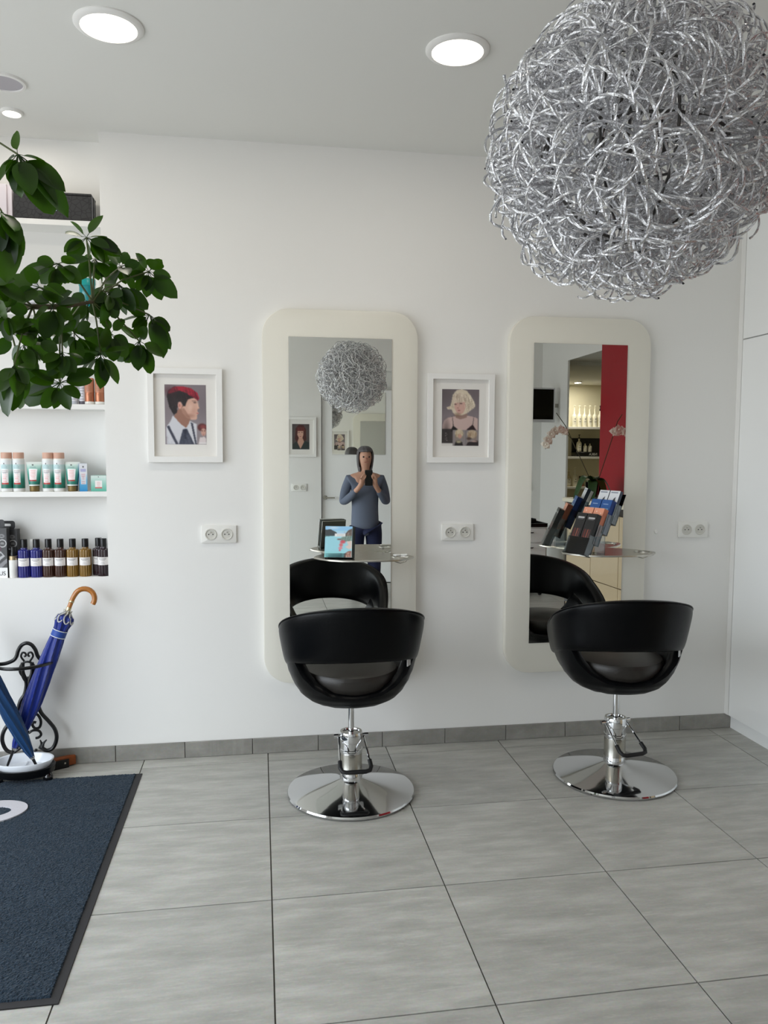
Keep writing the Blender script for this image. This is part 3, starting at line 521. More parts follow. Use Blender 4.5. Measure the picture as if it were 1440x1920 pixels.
copy_thing(s0, 'white double wall socket low beside the trolley, seen in the right mirror', (2.945, YF, 1.057), (0, 0, pi))
tag(obj('wall_plug', B().lathe([(0, .006), (.008, .006), (.011, .003), (.011, 0)], 20, FACE), TRIMW, None, smooth=True, loc=(1.987, WALL, 1.041)), 'small round white cap on the wall right of the right mirror', 'cap')

# ------------------------------------------------------------------ ceiling lights
GLOW = mat('lit_diffuser', (255, 246, 226), 0.5, emit=6.0)
def make_downlight(label, loc, r, watts):
    t = thing('recessed_downlight', label, 'ceiling light', loc)
    obj('trim_ring', B().lathe([(r * .80, -.003), (r * .81, -.012), (r * .93, -.011), (r, -.004), (r, 0), (r * .8, 0)], 56), TRIMW, t, smooth=True)
    obj('diffuser', B().lathe([(0, -.004), (r * .80, -.004), (r * .80, -.001), (0, -.001)], 48), GLOW, t)
    l = area('lamp_light', (0, 0, -.016), (0, 0, 0), r * 1.5, r * 1.5, watts, (1.0, .93, .82), shape='DISK'); l.parent = t
    return t
make_downlight('round lit recessed ceiling light at upper left, the larger one', (-.478, 2.775, CZ), .111, 3)
make_downlight('round lit recessed ceiling light nearer the wire globe lamp', (.688, 2.737, CZ), .111, 3)
make_downlight('small lit spot in the ceiling above the niche shelves', (-.998, 3.521, CZ), .043, 1)
t = thing('ceiling_speaker', 'round grey unlit ceiling speaker above the plant', 'speaker', (-.945, 3.247, CZ))
obj('trim_ring', B().lathe([(.066, -.004), (.067, -.010), (.077, -.008), (.080, 0), (.066, 0)], 40), TRIMW, t, smooth=True)
obj('grille', B().lathe([(0, -.006), (.066, -.005), (.066, -.001), (0, -.001)], 40), mat('grey_mesh', (186, 182, 188), .7, bump=.5, bscale=900), t)

# ------------------------------------------------------------------ wire globe pendant
WIRE = mat('crinkled_aluminium_wire', (222, 222, 224), .08, 1.0, bump=.6, bscale=330)
t = thing('pendant_lamp', 'big silver globe lamp of tangled aluminium wire loops at upper right', 'pendant lamp', (.687, 1.399, 1.998))
b = B(); rnd = random.Random(3); RL = .274
def rdir():
    while True:
        v = Vector((rnd.uniform(-1, 1), rnd.uniform(-1, 1), rnd.uniform(-1, 1)))
        if .05 < v.length < 1: return v.normalized()
for i in range(640):
    d = rdir(); lr = rnd.uniform(.036, .072); rc = RL - lr * rnd.uniform(.80, 1.05) - abs(rnd.gauss(0, .016)); c = d * rc
    ax = (d.cross(rdir()).normalized() + d * rnd.gauss(0, .6)).normalized(); e1 = ax.orthogonal().normalized(); e2 = ax.cross(e1); ph = rnd.uniform(0, 6.28); arc = rnd.uniform(4.8, 6.9); k = 30
    sq = rnd.uniform(.86, 1.16); pts = []
    for q in range(k):
        a = ph + arc * q / (k - 1); p = c + e1 * (lr * cos(a) * sq) + e2 * (lr * sin(a) / sq) + ax * (.006 * sin(a * 1.5 + i)); 
        if p.length > RL * 1.02: p = p.normalized() * RL * 1.02
        pts.append(p)
    b.tube(pts, rnd.uniform(.0025, .0033), 4, twist=.65, flat=.75, caps=False)
for i in range(40):      # long wandering strands
    d = rdir(); ax = rdir(); e1 = (d - ax * d.dot(ax)).normalized(); e2 = ax.cross(e1); rr = RL * rnd.uniform(.70, .96); off = rnd.uniform(-.5, .5) * RL; k = 44; ph = rnd.uniform(0, 6.28); q0 = rnd.uniform(1.6, 3.4)
    r2 = math.sqrt(max(.01, rr * rr - off * off))
    b.tube([(e1 * cos(ph + q0 * q / k) + e2 * sin(ph + q0 * q / k)) * r2 * (1 + .06 * sin(q * .7 + i)) + ax * (off + .02 * sin(q * .5 + i)) for q in range(k)], .0030, 4, twist=.65, flat=.75, caps=False)
stuff(obj('wire_tangle', b, WIRE, t))
b = B()
for k in range(4):
    a0 = pi * k / 4; b.tube([(cos(a0) * .165 * cos(a), sin(a0) * .165 * cos(a), .165 * sin(a)) for a in [2 * pi * q / 36 for q in range(36)]], .0028, 6, closed=True)
b.tube([(.165 * cos(a), .165 * sin(a), 0) for a in [2 * pi * q / 36 for q in range(36)]], .0028, 6, closed=True)
fr = obj('inner_frame', b, mat('dull_steel_rod', (92, 90, 88), .4, 1.0), t, smooth=True)
for k in range(5):
    a = 2 * pi * k / 5; p = Vector((cos(a) * .06, sin(a) * .06, .01 * (k % 2)))
    obj('bulb_holder', B().tube([(0, 0, .16), p * .6 + Vector((0, 0, .09)), p + Vector((0, 0, .03))], .003, 6).cyl(.010, .0, .03, 12, Matrix.Translation(p)), mat('dull_steel_rod', (0, 0, 0)), fr, smooth=True)
obj('cord', B().cyl(.003, .15, CZ - 1.998 - .03, 8), PLASTW, t)
obj('ceiling_rose', B().lathe([(0, CZ - 1.998 - .03), (.05, CZ - 1.998 - .028), (.055, CZ - 1.998)], 32), CHROME, t, smooth=True)
# ------------------------------------------------------------------ niche shelves
SHZ = [2.446, 2.055, 1.646, 1.255]
names = ['top shelf of the wall niche, carrying the black box', 'second niche shelf from the top, behind the leaves', 'third niche shelf, carrying copper bottles', 'lowest niche shelf, carrying the green and white bottles']
s0 = None
for z, n in zip(SHZ, names):
    if s0 is None: s = s0 = obj('wall_shelf', B().box(-2.19, NX, .002, ND - WALL, -.024, 0), TRIMW, bevel=.001, seg=1)
    else: s = s0.copy(); COL.objects.link(s)
    s.location = (0, WALL, z); tag(s, 'white ' + n, 'shelf', None)

# ------------------------------------------------------------------ products
def cyl_print(name, ink, r, z0, z1, parent, a0=-150, a1=150, rf=None):   # printed wrap around a bottle, facing -Y
    def P(u, v):
        a = radians(a0 + (a1 - a0) * u); z = z1 + (z0 - z1) * v; q = rf(z) if rf else r; return (q * sin(a), -q * cos(a), z)
    return printed(name, ink, P, parent, .35)
def logo_lines(k, u0, u1, v0, v1, n, rgb, seed=1, h=.012):
    r = random.Random(seed)
    for i in range(n):
        v = v0 + (v1 - v0) * i / max(1, n - 1); w = (u1 - u0) * r.uniform(.55, 1); c = (u0 + u1) / 2; k.rect(c - w / 2, v, c + w / 2, v + h, rgb, .75)
def shampoo_ink():
    k = Ink(60, 70, (226, 228, 228)); k.grad(.28, .62, (58, 142, 124)); k.rect(0, .14, 1, .30, (186, 218, 218), .7); k.grad(.55, .9, (34, 112, 96)); k.rect(0, .92, 1, 1, (224, 224, 222))
    k.ell(.47, .11, .022, .028, (26, 26, 30), 1, .4); logo_lines(k, .36, .58, .15, .24, 3, (110, 150, 160))
    k.rect(.36, .30, .60, .73, (240, 236, 236)); logo_lines(k, .38, .58, .34, .42, 3, (90, 90, 96), 2); logo_lines(k, .40, .56, .47, .68, 5, (226, 130, 130), 3, .02); k.rect(.36, .735, .60, .785, (186, 70, 66)); return k
def make_shampoo(label, x):
    t = thing('shampoo_bottle', label, 'bottle', (x, 3.700, 1.255), group=None); r = .0245
    obj('body', B().lathe([(0, 0), (.022, 0), (r, .003), (r, .141), (.0235, .146), (.022, .148), (0, .148)], 32), PLASTW, t, smooth=True)
    cyl_print('printed_wrap', shampoo_ink(), r + .0004, .004, .140, t)
    obj('cap', B().lathe([(.0222, .148), (.0232, .1485), (.0232, .172), (.0218, .1745), (0, .1745)], 32), mat('pink_beige_cap', (206, 164, 144), .5), t, smooth=True); return t
m0 = make_shampoo('green and white shampoo bottle with beige cap, leftmost on the lowest shelf', -1.1165)
for x, n in ((-1.066, 'second from the left on the lowest shelf'), (-.941, 'just right of the first green tube'), (-.894, 'left of the second green tube')):
    copy_thing(m0, 'green and white shampoo bottle with beige cap, ' + n, (x, 3.700, 1.255))
def tube_ink():
    k = Ink(40, 50, (206, 220, 212)); k.grad(.1, .5, (84, 160, 144)); k.grad(.5, 1, (28, 110, 96)); k.rect(.02, 0, .98, .10, (214, 220, 214)); k.ell(.46, .13, .05, .03, (26, 26, 30), 1, .4); logo_lines(k, .3, .62, .19, .22, 2, (90, 100, 110))
    k.rect(.28, .30, .68, .74, (240, 234, 234)); logo_lines(k, .32, .62, .36, .66, 6, (224, 120, 120), 5, .02); k.rect(.28, .745, .68, .80, (176, 74, 70)); k.rect(0, .95, 1, 1, (226, 232, 228)); return k
def make_tube(label, x):
    t = thing('cream_tube', label, 'tube', (x, 3.700, 1.255)); n = 28; vs = []; fs = []; L = [.026 + .107 * q / 10 for q in range(11)]
    def ring(z, u):  # morph from round shoulder to flat crimp
        k = (z - .026) / .107; rx = .0225 + .0115 * k; ry = .0225 * max(0, 1 - k) ** .8 + .0012; a = 2 * pi * u; return (rx * sin(a), -ry * cos(a), z)
    for z in L: vs += [ring(z, i / n) for i in range(n)]
    for q in range(10): fs += [(q * n + i, q * n + (i + 1) % n, (q + 1) * n + (i + 1) % n, (q + 1) * n + i) for i in range(n)]
    fs += [tuple(range(n)), tuple(10 * n + i for i in range(n))]; obj('tube_body', B().add(vs, fs), PLASTW, t, smooth=True)
    def P(u, v):
        x_, y_, z_ = ring(.133 - .107 * v, (u - .5) * .48 + (1 if u < .5 else 0)); return (x_ * 1.01, y_ - .0006, z_)
    printed('printed_wrap', tube_ink(), P, t, .35)
    obj('cap', B().lathe([(0, 0), (.0195, 0), (.0205, .002), (.0215, .025), (0, .025)], 28), mat('olive_gold_cap', (128, 108, 66), .35, .4), t, smooth=True); return t
tb = make_tube('green cream tube with gold cap, between the shampoo bottles', -1.001)
copy_thing(tb, 'green cream tube with gold cap, left of the blue box', (-.837, 3.700, 1.255))
def box_thing(name, label, cat, x, y, z, w, d, h, ink, side, rz=0, group=None):
    t = thing(name, label, cat, (x, y, z), (0, 0, rz), group)
    obj('carton', B().box(-w / 2, w / 2, 0, d, 0, h), side, t, bevel=.0006, seg=1)
    printed('printed_front', ink, lambda u, v: (-w / 2 + u * w, -.0004, h - v * h), t, .35); return t
k = Ink(30, 50, (232, 234, 240)); k.grad(.35, .6, (120, 186, 222)); k.grad(.6, 1, (56, 150, 212)); k.ell(.5, .12, .12, .03, (30, 30, 34), 1, .4); k.rect(.15, .2, .85, .3, (178, 178, 222), .8); k.rect(.18, .33, .85, .75, (236, 234, 240), .9); logo_lines(k, .25, .75, .38, .7, 7, (222, 130, 140), 2, .018)
box_thing('serum_box', 'narrow blue and white product box beside the second green tube', 'box', -.789, 3.690, 1.255, .0335, .04, .126, k, mat('blue_carton', (34, 104, 176), .5), .25)
k = Ink(40, 40, (206, 222, 216)); k.grad(.1, .9, (96, 176, 156)); k.ell(.5, .09, .04, .03, (26, 26, 30), 1, .4); k.rect(.28, .32, .74, .78, (238, 234, 232)); logo_lines(k, .34, .68, .36, .72, 6, (216, 130, 130), 4, .02); k.rect(.28, .74, .72, .80, (196, 92, 90))
box_thing('cream_box', 'low square green product box at the right end of the lowest shelf', 'box', -.722, 3.682, 1.255, .066, .066, .072, k, mat('green_carton', (120, 178, 160), .55))

# bottles standing on the niche sill
def ribbed(name, label, x, y, colr, cat='bottle', h=.172, r=.0255, group=None):
    t = thing(name, label, cat, (x, y, NZ), group=group)
    gm = mat('ribbed_glass_%d_%d_%d' % colr, colr, .06, coat=.6, trans=.35, ior=1.45)
    obj('glass_body', B().lathe([(0, 0), (r * .95, 0), (r, .004), (r, .116), (r * .97, .122), (r * .80, .1255), (.014, .127), (.013, .134), (0, .134)], 96, rad=lambda a: 1 + .045 * cos(16 * a)), gm, t, smooth=True)
    k = Ink(30, 24, (236, 232, 230)); logo_lines(k, .2, .8, .16, .36, 3, (80, 80, 90), 2, .04); logo_lines(k, .3, .7, .62, .8, 2, (120, 120, 130), 3, .04)
    cyl_print('paper_label', k, r + .0012, .052, .088, t, -62, 62)
    obj('cap', B().lathe([(.0132, .134), (.0145, .1345), (.0145, h - .002), (.0135, h), (0, h)], 28), BLACKP, t, smooth=True); return t
BL, BR, AM, PU = (36, 40, 140), (74, 40, 24), (150, 112, 40), (44, 20, 32)
ribbed('ribbed_bottle', 'blue ribbed bottle with black cap, the left one of the two blue ones', -1.0545, 3.702, BL)
ribbed('ribbed_bottle', 'blue ribbed bottle with black cap, the right one of the two blue ones', -1.0015, 3.702, BL)
ribbed('ribbed_bottle', 'brown ribbed bottle with black cap, next to the blue ones', -.951, 3.704, BR)
ribbed('ribbed_bottle', 'brown ribbed bottle with black cap, next to the amber ones', -.899, 3.702, BR)
ribbed('ribbed_bottle', 'amber ribbed bottle with black cap, next to the brown ones', -.846, 3.702, AM)
ribbed('ribbed_bottle', 'amber ribbed bottle with black cap, right one of the two amber ones', -.791, 3.702, AM)
ribbed('ribbed_bottle', 'dark plum ribbed bottle set back, left of the rightmost bottle', -.738, 3.728, PU)
ribbed('ribbed_bottle', 'dark plum ribbed bottle with black cap at the niche edge', -.7115, 3.700, PU)
tag(obj('white_vial', B().lathe([(0, 0), (.02, 0), (.021, .004), (.021, .11), (.012, .118), (.012, .163), (.011, .165), (0, .165)], 24), PLASTW, None, smooth=True, loc=(-1.034, 3.765, NZ)), 'slim white bottle standing behind the two blue bottles', 'bottle')
t = thing('spray_bottle', 'small white spray bottle with black pump, left of the blue bottles', 'bottle', (-1.100, 3.696, NZ))
obj('body', B().lathe([(0, 0), (.0165, 0), (.018, .003), (.0185, .092), (.017, .098), (0, .098)], 28), PLASTW, t, smooth=True)
obj('collar', B().lathe([(.0172, .0805), (.0188, .081), (.0188, .0985), (.017, .0995)], 28), mat('champagne_metal', (176, 160, 130), .25, .9), t, smooth=True)
obj('pump', B().lathe([(.013, .098), (.013, .112), (.0105, .116), (.0105, .136), (.009, .139), (0, .139)], 24).box(-.018, -.006, -.004, .004, .126, .133), BLACKP, t, smooth=True)
def pack(label, x, y, h, second=False):
    t = thing('tool_package', label, 'box', (x, y, NZ), (0, 0, radians(-6)))
    w, d = .098, .035
    obj('carton', B().box(-w / 2, w / 2, 0, d, 0, h), mat('dark_grey_carton', (44, 44, 46), .45), t, bevel=.001, seg=1)
    hook = obj('hang_tab', B().ring_prism(rrect(.07, .038, .012, 6), rrect(.034, .012, .0055, 6), 0, .002, FACE), mat('dark_grey_carton', (0, 0, 0)), t, loc=(.0, .018, h + .018))
    k = Ink(48, 90, (50, 50, 52)); k.ell(.78, .16, .16, .05, (200, 200, 202), .9, .6); k.ell(.78, .16, .12, .03, (60, 60, 62), .9, .6)
    k.ell(.80, .305, .20, .085, (206, 206, 206), 1, .12); k.ell(.80, .305, .165, .068, (60, 58, 60), 1, .12); logo_lines(k, .70, .90, .29, .31, 2, (190, 190, 190))
    k.rect(0, .36, .74, .46, (78, 30, 52)); k.poly([(0, .62), (.70, .46), (.9, .56), (.25, .80), (0, .84)], (170, 170, 174)); k.poly([(.1, .66), (.72, .50), (.80, .54), (.2, .74)], (62, 62, 66)); k.poly([(.3, .85), (1, .6), (1, .68), (.5, .9)], (128, 128, 132)); k.rect(0, .79, 1, 1, (232, 232, 232))
    printed('printed_front', k, lambda u, v: (-w / 2 + u * w, -.0006, h - v * h), t)
    if not second: text_mesh('lettering', 'US', .026, BLACKP, t, Matrix.Translation((.026, -.0011, .020)) @ FACE, .0003)
    return t
pack('black hanging tool package reading US, at the left of the sill', -1.170, 3.688, .225)
pack('black hanging tool package partly behind the other one', -1.140, 3.735, .215, True)

# third shelf (copper bottles and what stands behind the leaves)
COP = mat('copper_bottle', (186, 122, 92), .3, .55)
def copper(label, x):
    t = thing('copper_bottle', label, 'bottle', (x, 3.705, 1.646))
    obj('body', B().lathe([(0, 0), (.0195, 0), (.0205, .003), (.0205, .046), (.0200, .048), (.0200, .050), (.0205, .052), (.0205, .112), (.0185, .118), (0, .120)], 28), COP, t, smooth=True)
    k = Ink(24, 30, (190, 128, 98)); logo_lines(k, .2, .8, .1, .8, 8, (120, 74, 56), 2, .03); cyl_print('printed_wrap', k, .0207, .054, .108, t, -60, 60)
    obj('base_ring', B().lathe([(.0206, .001), (.0212, .002), (.0212, .012), (.0206, .013)], 28), PLASTW, t, smooth=True); return t
cp = copper('copper coloured bottle, left one of the pair on the third shelf', -.756)
copy_thing(cp, 'copper coloured bottle at the right end of the third shelf', (-.712, 3.705, 1.646))
def tall(label, x, y, z, body, capm, h=.12, r=.018, ink=None):
    t = thing('care_bottle', label, 'bottle', (x, y, z))
    obj('body', B().lathe([(0, 0), (r * .94, 0), (r, .003), (r, h * .78), (r * .9, h * .82), (0, h * .82)], 28), body, t, smooth=True)
    obj('cap', B().lathe([(r * .86, h * .82), (r * .9, h * .83), (r * .9, h * .98), (r * .8, h), (0, h)], 28), capm, t, smooth=True)
    k = ink or Ink(24, 24, (214, 214, 220)); logo_lines(k, .2, .8, .15, .85, 5, (110, 110, 124), 2, .04); cyl_print('printed_wrap', k, r + .0004, h * .12, h * .7, t, -60, 60); return t
GREYB = mat('lilac_grey_plastic', (96, 92, 104), .35)
tall('grey bottle left of the copper bottles', -.788, 3.712, 1.646, GREYB, GREYB, .122, .0165)
tall('pale grey bottle with white cap left of the grey bottle', -.822, 3.700, 1.646, mat('pale_grey_plastic', (186, 190, 200), .35), PLASTW, .118, .0165)
k = Ink(40, 30, (224, 228, 232)); k.grad(.2, .6, (120, 190, 206)); k.grad(.6, 1, (30, 132, 164)); k.ell(.5, .15, .04, .05, (30, 30, 30)); logo_lines(k, .3, .7, .3, .7, 4, (240, 240, 240), 3, .03)
box_thing('care_box', 'white to teal product box under the leaves on the third shelf', 'box', -.918, 3.695, 1.646, .078, .05, .060, k, mat('teal_carton', (28, 116, 146), .5))
k = Ink(30, 30, (24, 104, 140)); k.grad(.3, 1, (16, 72, 104))
box_thing('care_box', 'dark teal product box left of the white to teal one', 'box', -.985, 3.705, 1.646, .046, .05, .042, k, mat('teal_carton', (0, 0, 0)))
def jar(label, x, y, z, lid, body, r=.027, h=.075, lh=.022):
    t = thing('cream_jar', label, 'jar', (x, y, z)); obj('body', B().lathe([(0, 0), (r * .9, 0), (r * .96, .004), (r * .96, h - lh), (0, h - lh)], 32), body, t, smooth=True)
    obj('lid', B().lathe([(0, h - lh), (r, h - lh), (r, h - .002), (r * .96, h), (0, h)], 32), lid, t, smooth=True); return t
jar('teal jar with pale yellow lid, behind the hanging leaves on the third shelf', -1.047, 3.705, 1.646, mat('pale_yellow', (222, 222, 166), .45), mat('teal_plastic', (40, 150, 168), .35))
jar('teal jar with white lid, leftmost on the third shelf', -1.135, 3.705, 1.646, PLASTW, mat('teal_plastic', (0, 0, 0)), .03, .062)
# second shelf
jar('turquoise lidded jar behind the leaves on the second shelf', -.757, 3.72, 2.055, mat('turquoise_lid', (10, 148, 146), .3), mat('turquoise_body', (20, 130, 136), .15, coat=.5), .037, .148, .030)
tall('white bottle with white cap at the right end of the second shelf', -.708, 3.715, 2.055, PLASTW, PLASTW, .15, .0165)
tall('lilac grey bottle behind the leaves on the second shelf', -.985, 3.71, 2.055, mat('pale_grey_plastic', (0, 0, 0)), GREYB, .16, .021)
jar('grey jar with white lid behind the leaves on the second shelf', -1.06, 3.72, 2.055, PLASTW, mat('pale_grey_plastic', (0, 0, 0)), .034, .12, .026)
# top shelf
t = thing('storage_box', 'black crackle-patterned box on the top niche shelf', 'box', (-.886, 3.690, 2.446))
m = bpy.data.materials.new('black_crackle'); m.use_nodes = True; nt = m.node_tree; p = nt.nodes['Principled BSDF']; v = nt.nodes.new('ShaderNodeTexVoronoi'); v.feature = 'DISTANCE_TO_EDGE'; v.inputs['Scale'].default_value = 42; tc = nt.nodes.new('ShaderNodeTexCoord'); nt.links.new(tc.outputs['Object'], v.inputs['Vector'])
cr = nt.nodes.new('ShaderNodeValToRGB'); cr.color_ramp.elements[0].color = (.004, .004, .004, 1); cr.color_ramp.elements[1].color = (.028, .027, .028, 1); cr.color_ramp.elements[1].position = .08; nt.links.new(v.outputs['Distance'], cr.inputs[0]); nt.links.new(cr.outputs[0], p.inputs['Base Color']); p.inputs['Roughness'].default_value = .4
obj('box_body', B().box(-.164, .160, 0, .095, 0, .112), m, t, bevel=.002, seg=1)
obj('box_lid', B().box(-.165, .161, -.001, .096, .1125, .122), m, t, bevel=.002, seg=1)
obj('corner_trim', B().box(.1605, .163, .004, .012, .0, .116).box(.1605, .163, .05, .058, 0, .116), mat('grey_edge', (120, 120, 124), .4), t)
obj('emblem', B().ring_prism(rrect(.018, .012, .004, 4), rrect(.010, .005, .002, 4), 0, .0008, FACE).box(-.006, .012, -.0008, 0, -.010, -.007), mat('pale_blue_print', (170, 200, 206), .5), t, loc=(.002, -.0006, .052))
tag(obj('white_carton', B().box(-.10, .055, 0, .09, 0, .148).box(.0555, .075, .01, .09, 0, .148), mat('pale_lilac_carton', (216, 208, 214), .55), None, bevel=.0015, seg=1, loc=(-1.135, 3.695, 2.446)), 'pale grey carton on the top shelf, left of the black box', 'box')

# ------------------------------------------------------------------ umbrella stand
t = thing('umbrella_stand', 'black cast iron scrollwork umbrella stand with white enamel tray', 'umbrella stand', (-1.026, 3.60, 0))
b = B(); PY = -.004
def sym(pts, r, n=8, fl=1.0):
    for s in (1, -1): b.tube([(s * x, PY, z) for x, z in pts], r, n, flat=fl)
def smooth_pts(pts, k=4):
    out = []; P = [pts[0]] + list(pts) + [pts[-1]]
    for i in range(1, len(P) - 2):
        for q in range(k):
            u = q / k; out.append(tuple(.5 * ((2 * P[i][c]) + (-P[i - 1][c] + P[i + 1][c]) * u + (2 * P[i - 1][c] - 5 * P[i][c] + 4 * P[i + 1][c] - P[i + 2][c]) * u * u + (-P[i - 1][c] + 3 * P[i][c] - 3 * P[i + 1][c] + P[i + 2][c]) * u ** 3) for c in range(2)))
    return out + [pts[-1]]
b.tube([(x, PY, z) for x, z in smooth_pts([(-.114, .497), (-.087, .500), (-.058, .512), (-.044, .530), (-.036, .556), (-.021, .579), (0, .588), (.021, .579), (.036, .556), (.044, .530), (.058, .512), (.087, .500), (.114, .497)])], .0085, 8)
sym(smooth_pts([(.019, .500), (.020, .457), (.006, .410), (.014, .360), (.034, .327), (.051, .272), (.082, .231), (.106, .196), (.115, .161), (.109, .127), (.094, .103), (.071, .096), (.054, .106), (.040, .116)]), .0088)
obj('back_scrolls', b, IRON, t, smooth=True)
b = B()
sym(smooth_pts([(.012, .507), (.025, .528), (.019, .545), (.007, .543), (.005, .532), (.012, .528)]), .0045)
sym(smooth_pts([(.002, .269), (.022, .268), (.040, .258), (.050, .230), (.043, .204), (.025, .200), (.014, .215), (.019, .228), (.030, .226)]), .0062)
sym(smooth_pts([(-.002, .180), (.016, .191), (.040, .188), (.049, .171), (.039, .158), (.026, .155)]), .0058)
sym(smooth_pts([(.046, .112), (.050, .128), (.044, .146)]), [.008 * (1 - i / 9.5) + .001 for i in range(9)]); sym(smooth_pts([(.052, .112), (.058, .130), (.072, .145)]), [.008 * (1 - i / 9.5) + .001 for i in range(9)])
sym(smooth_pts([(0, .412), (.013, .421), (.023, .447), (.019, .471)]), .0055); b.tube([(.033 * cos(a), PY, .468 + .036 * sin(a)) for a in [2 * pi * i / 28 for i in range(28)]], .005, 8, closed=True)
b.tube([(.026 * cos(a), PY, .105 + .024 * sin(a)) for a in [pi + pi * i / 14 for i in range(15)]], .006, 8)
obj('inner_scrolls', b, IRON, t, smooth=True)
obj('holding_ring', B().tube([(.124 * cos(a), -.006 - .175 * sin(a), .508 + .012 * sin(a)) for a in [pi * i / 30 for i in range(31)]], .0075, 8), IRON, t, smooth=True)
TZ = .0
def ell(rx, ry, z, n=48): return [(rx * cos(2 * pi * i / n), ry * sin(2 * pi * i / n), z) for i in range(n)]
def dish(prof, n=56):
    b = B(); vs = []; fs = []; k = len(prof)
    for i in range(n):
        a = 2 * pi * i / n
        for rx, ry, z in prof: vs.append((rx * cos(a), ry * sin(a), z))
    for i in range(n):
        for q in range(k - 1): j = (i + 1) % n; fs.append((i * k + q, j * k + q, j * k + q + 1, i * k + q + 1))
    fs += [tuple(i * k for i in range(n)), tuple(i * k + k - 1 for i in range(n))]; b.add(vs, fs); return b
obj('iron_base', dish([(.085, .050, .026), (.112, .074, .029), (.124, .084, .040), (.128, .088, .066), (.123, .083, .068), (.08, .05, .050)]), IRON, t, smooth=True, loc=(0, -.088, 0))
tr = obj('enamel_tray', dish([(.10, .066, .052), (.113, .076, .072), (.122, .083, .090), (.121, .082, .094), (.115, .076, .092), (.106, .068, .074), (.094, .056, .058), (.02, .01, .056)]), ENAMEL, t, smooth=True, loc=(0, -.088, 0))
obj('drain_rib', B().prism([(-.003, -.05), (.003, -.05), (.003, .05), (-.003, .05)], .055, .066).box(-.05, .05, -.002, .002, .055, .064), ENAMEL, tr, bevel=.001, seg=1)
for x, y in ((.102, -.112), (-.102, -.112), (.07, -.035), (-.07, -.035)):
    fz = 0.0 if y > -.075 else 0.0
    obj('foot', B().lathe([(0, 0), (.014, .002), (.021, .011), (.021, .021), (.016, .032), (.012, .042), (0, .044)], 20, Matrix.Translation((x, y, fz))), mat('glossy_iron', (14, 14, 16), .08, coat=.8), t, smooth=True)

# ------------------------------------------------------------------ umbrellas
def make_umbrella(name, label, tip, top, prof, cloth, extras, scl):
    tip, top = Vector(tip), Vector(top); ax = (top - tip).normalized(); L = (top - tip).length
    t = thing(name, label, 'umbrella', tip, Vector((0, 0, 1)).rotation_difference(ax).to_euler()); t.scale = (scl,) * 3
    n = 96; nz = 60; vs = []; fs = []
    for q in range(nz + 1):
        z = prof[0][0] + (prof[-1][0] - prof[0][0]) * q / nz; r = lerp(prof, z); tw = z * 2.2
        for i in range(n):
            a = 2 * pi * i / n; s = 8 * (a + tw); fold = .93 + .10 * cos(s + .7 * sin(s)); vs.append((r * fold * cos(a), r * fold * sin(a), z))
    for q in range(nz):
        for i in range(n): j = (i + 1) % n; fs.append((q * n + i, q * n + j, (q + 1) * n + j, (q + 1) * n + i))
    fs += [tuple(range(n)), tuple(nz * n + i for i in range(n))]
    obj('canopy', B().add(vs, fs), cloth, t, smooth=True)
    obj('ferrule', B().lathe([(0, 0), (.004, 0), (.0055, .004), (.0075, prof[0][0] + .012), (0, prof[0][0] + .012)], 16), BLACKP, t, smooth=True)
    obj('ferrule_collar', B().lathe([(.0088, prof[0][0] - .006), (.0105, prof[0][0] - .002), (.011, prof[0][0] + .006)], 20), STEEL, t, smooth=True)
    extras(t, L); return t
BLUE = mat('royal_blue_nylon', (8, 36, 124), .42, bump=.06, bscale=300, sheen=.08)
TRIMG = mat('pale_piping', (186, 186, 184), .6)
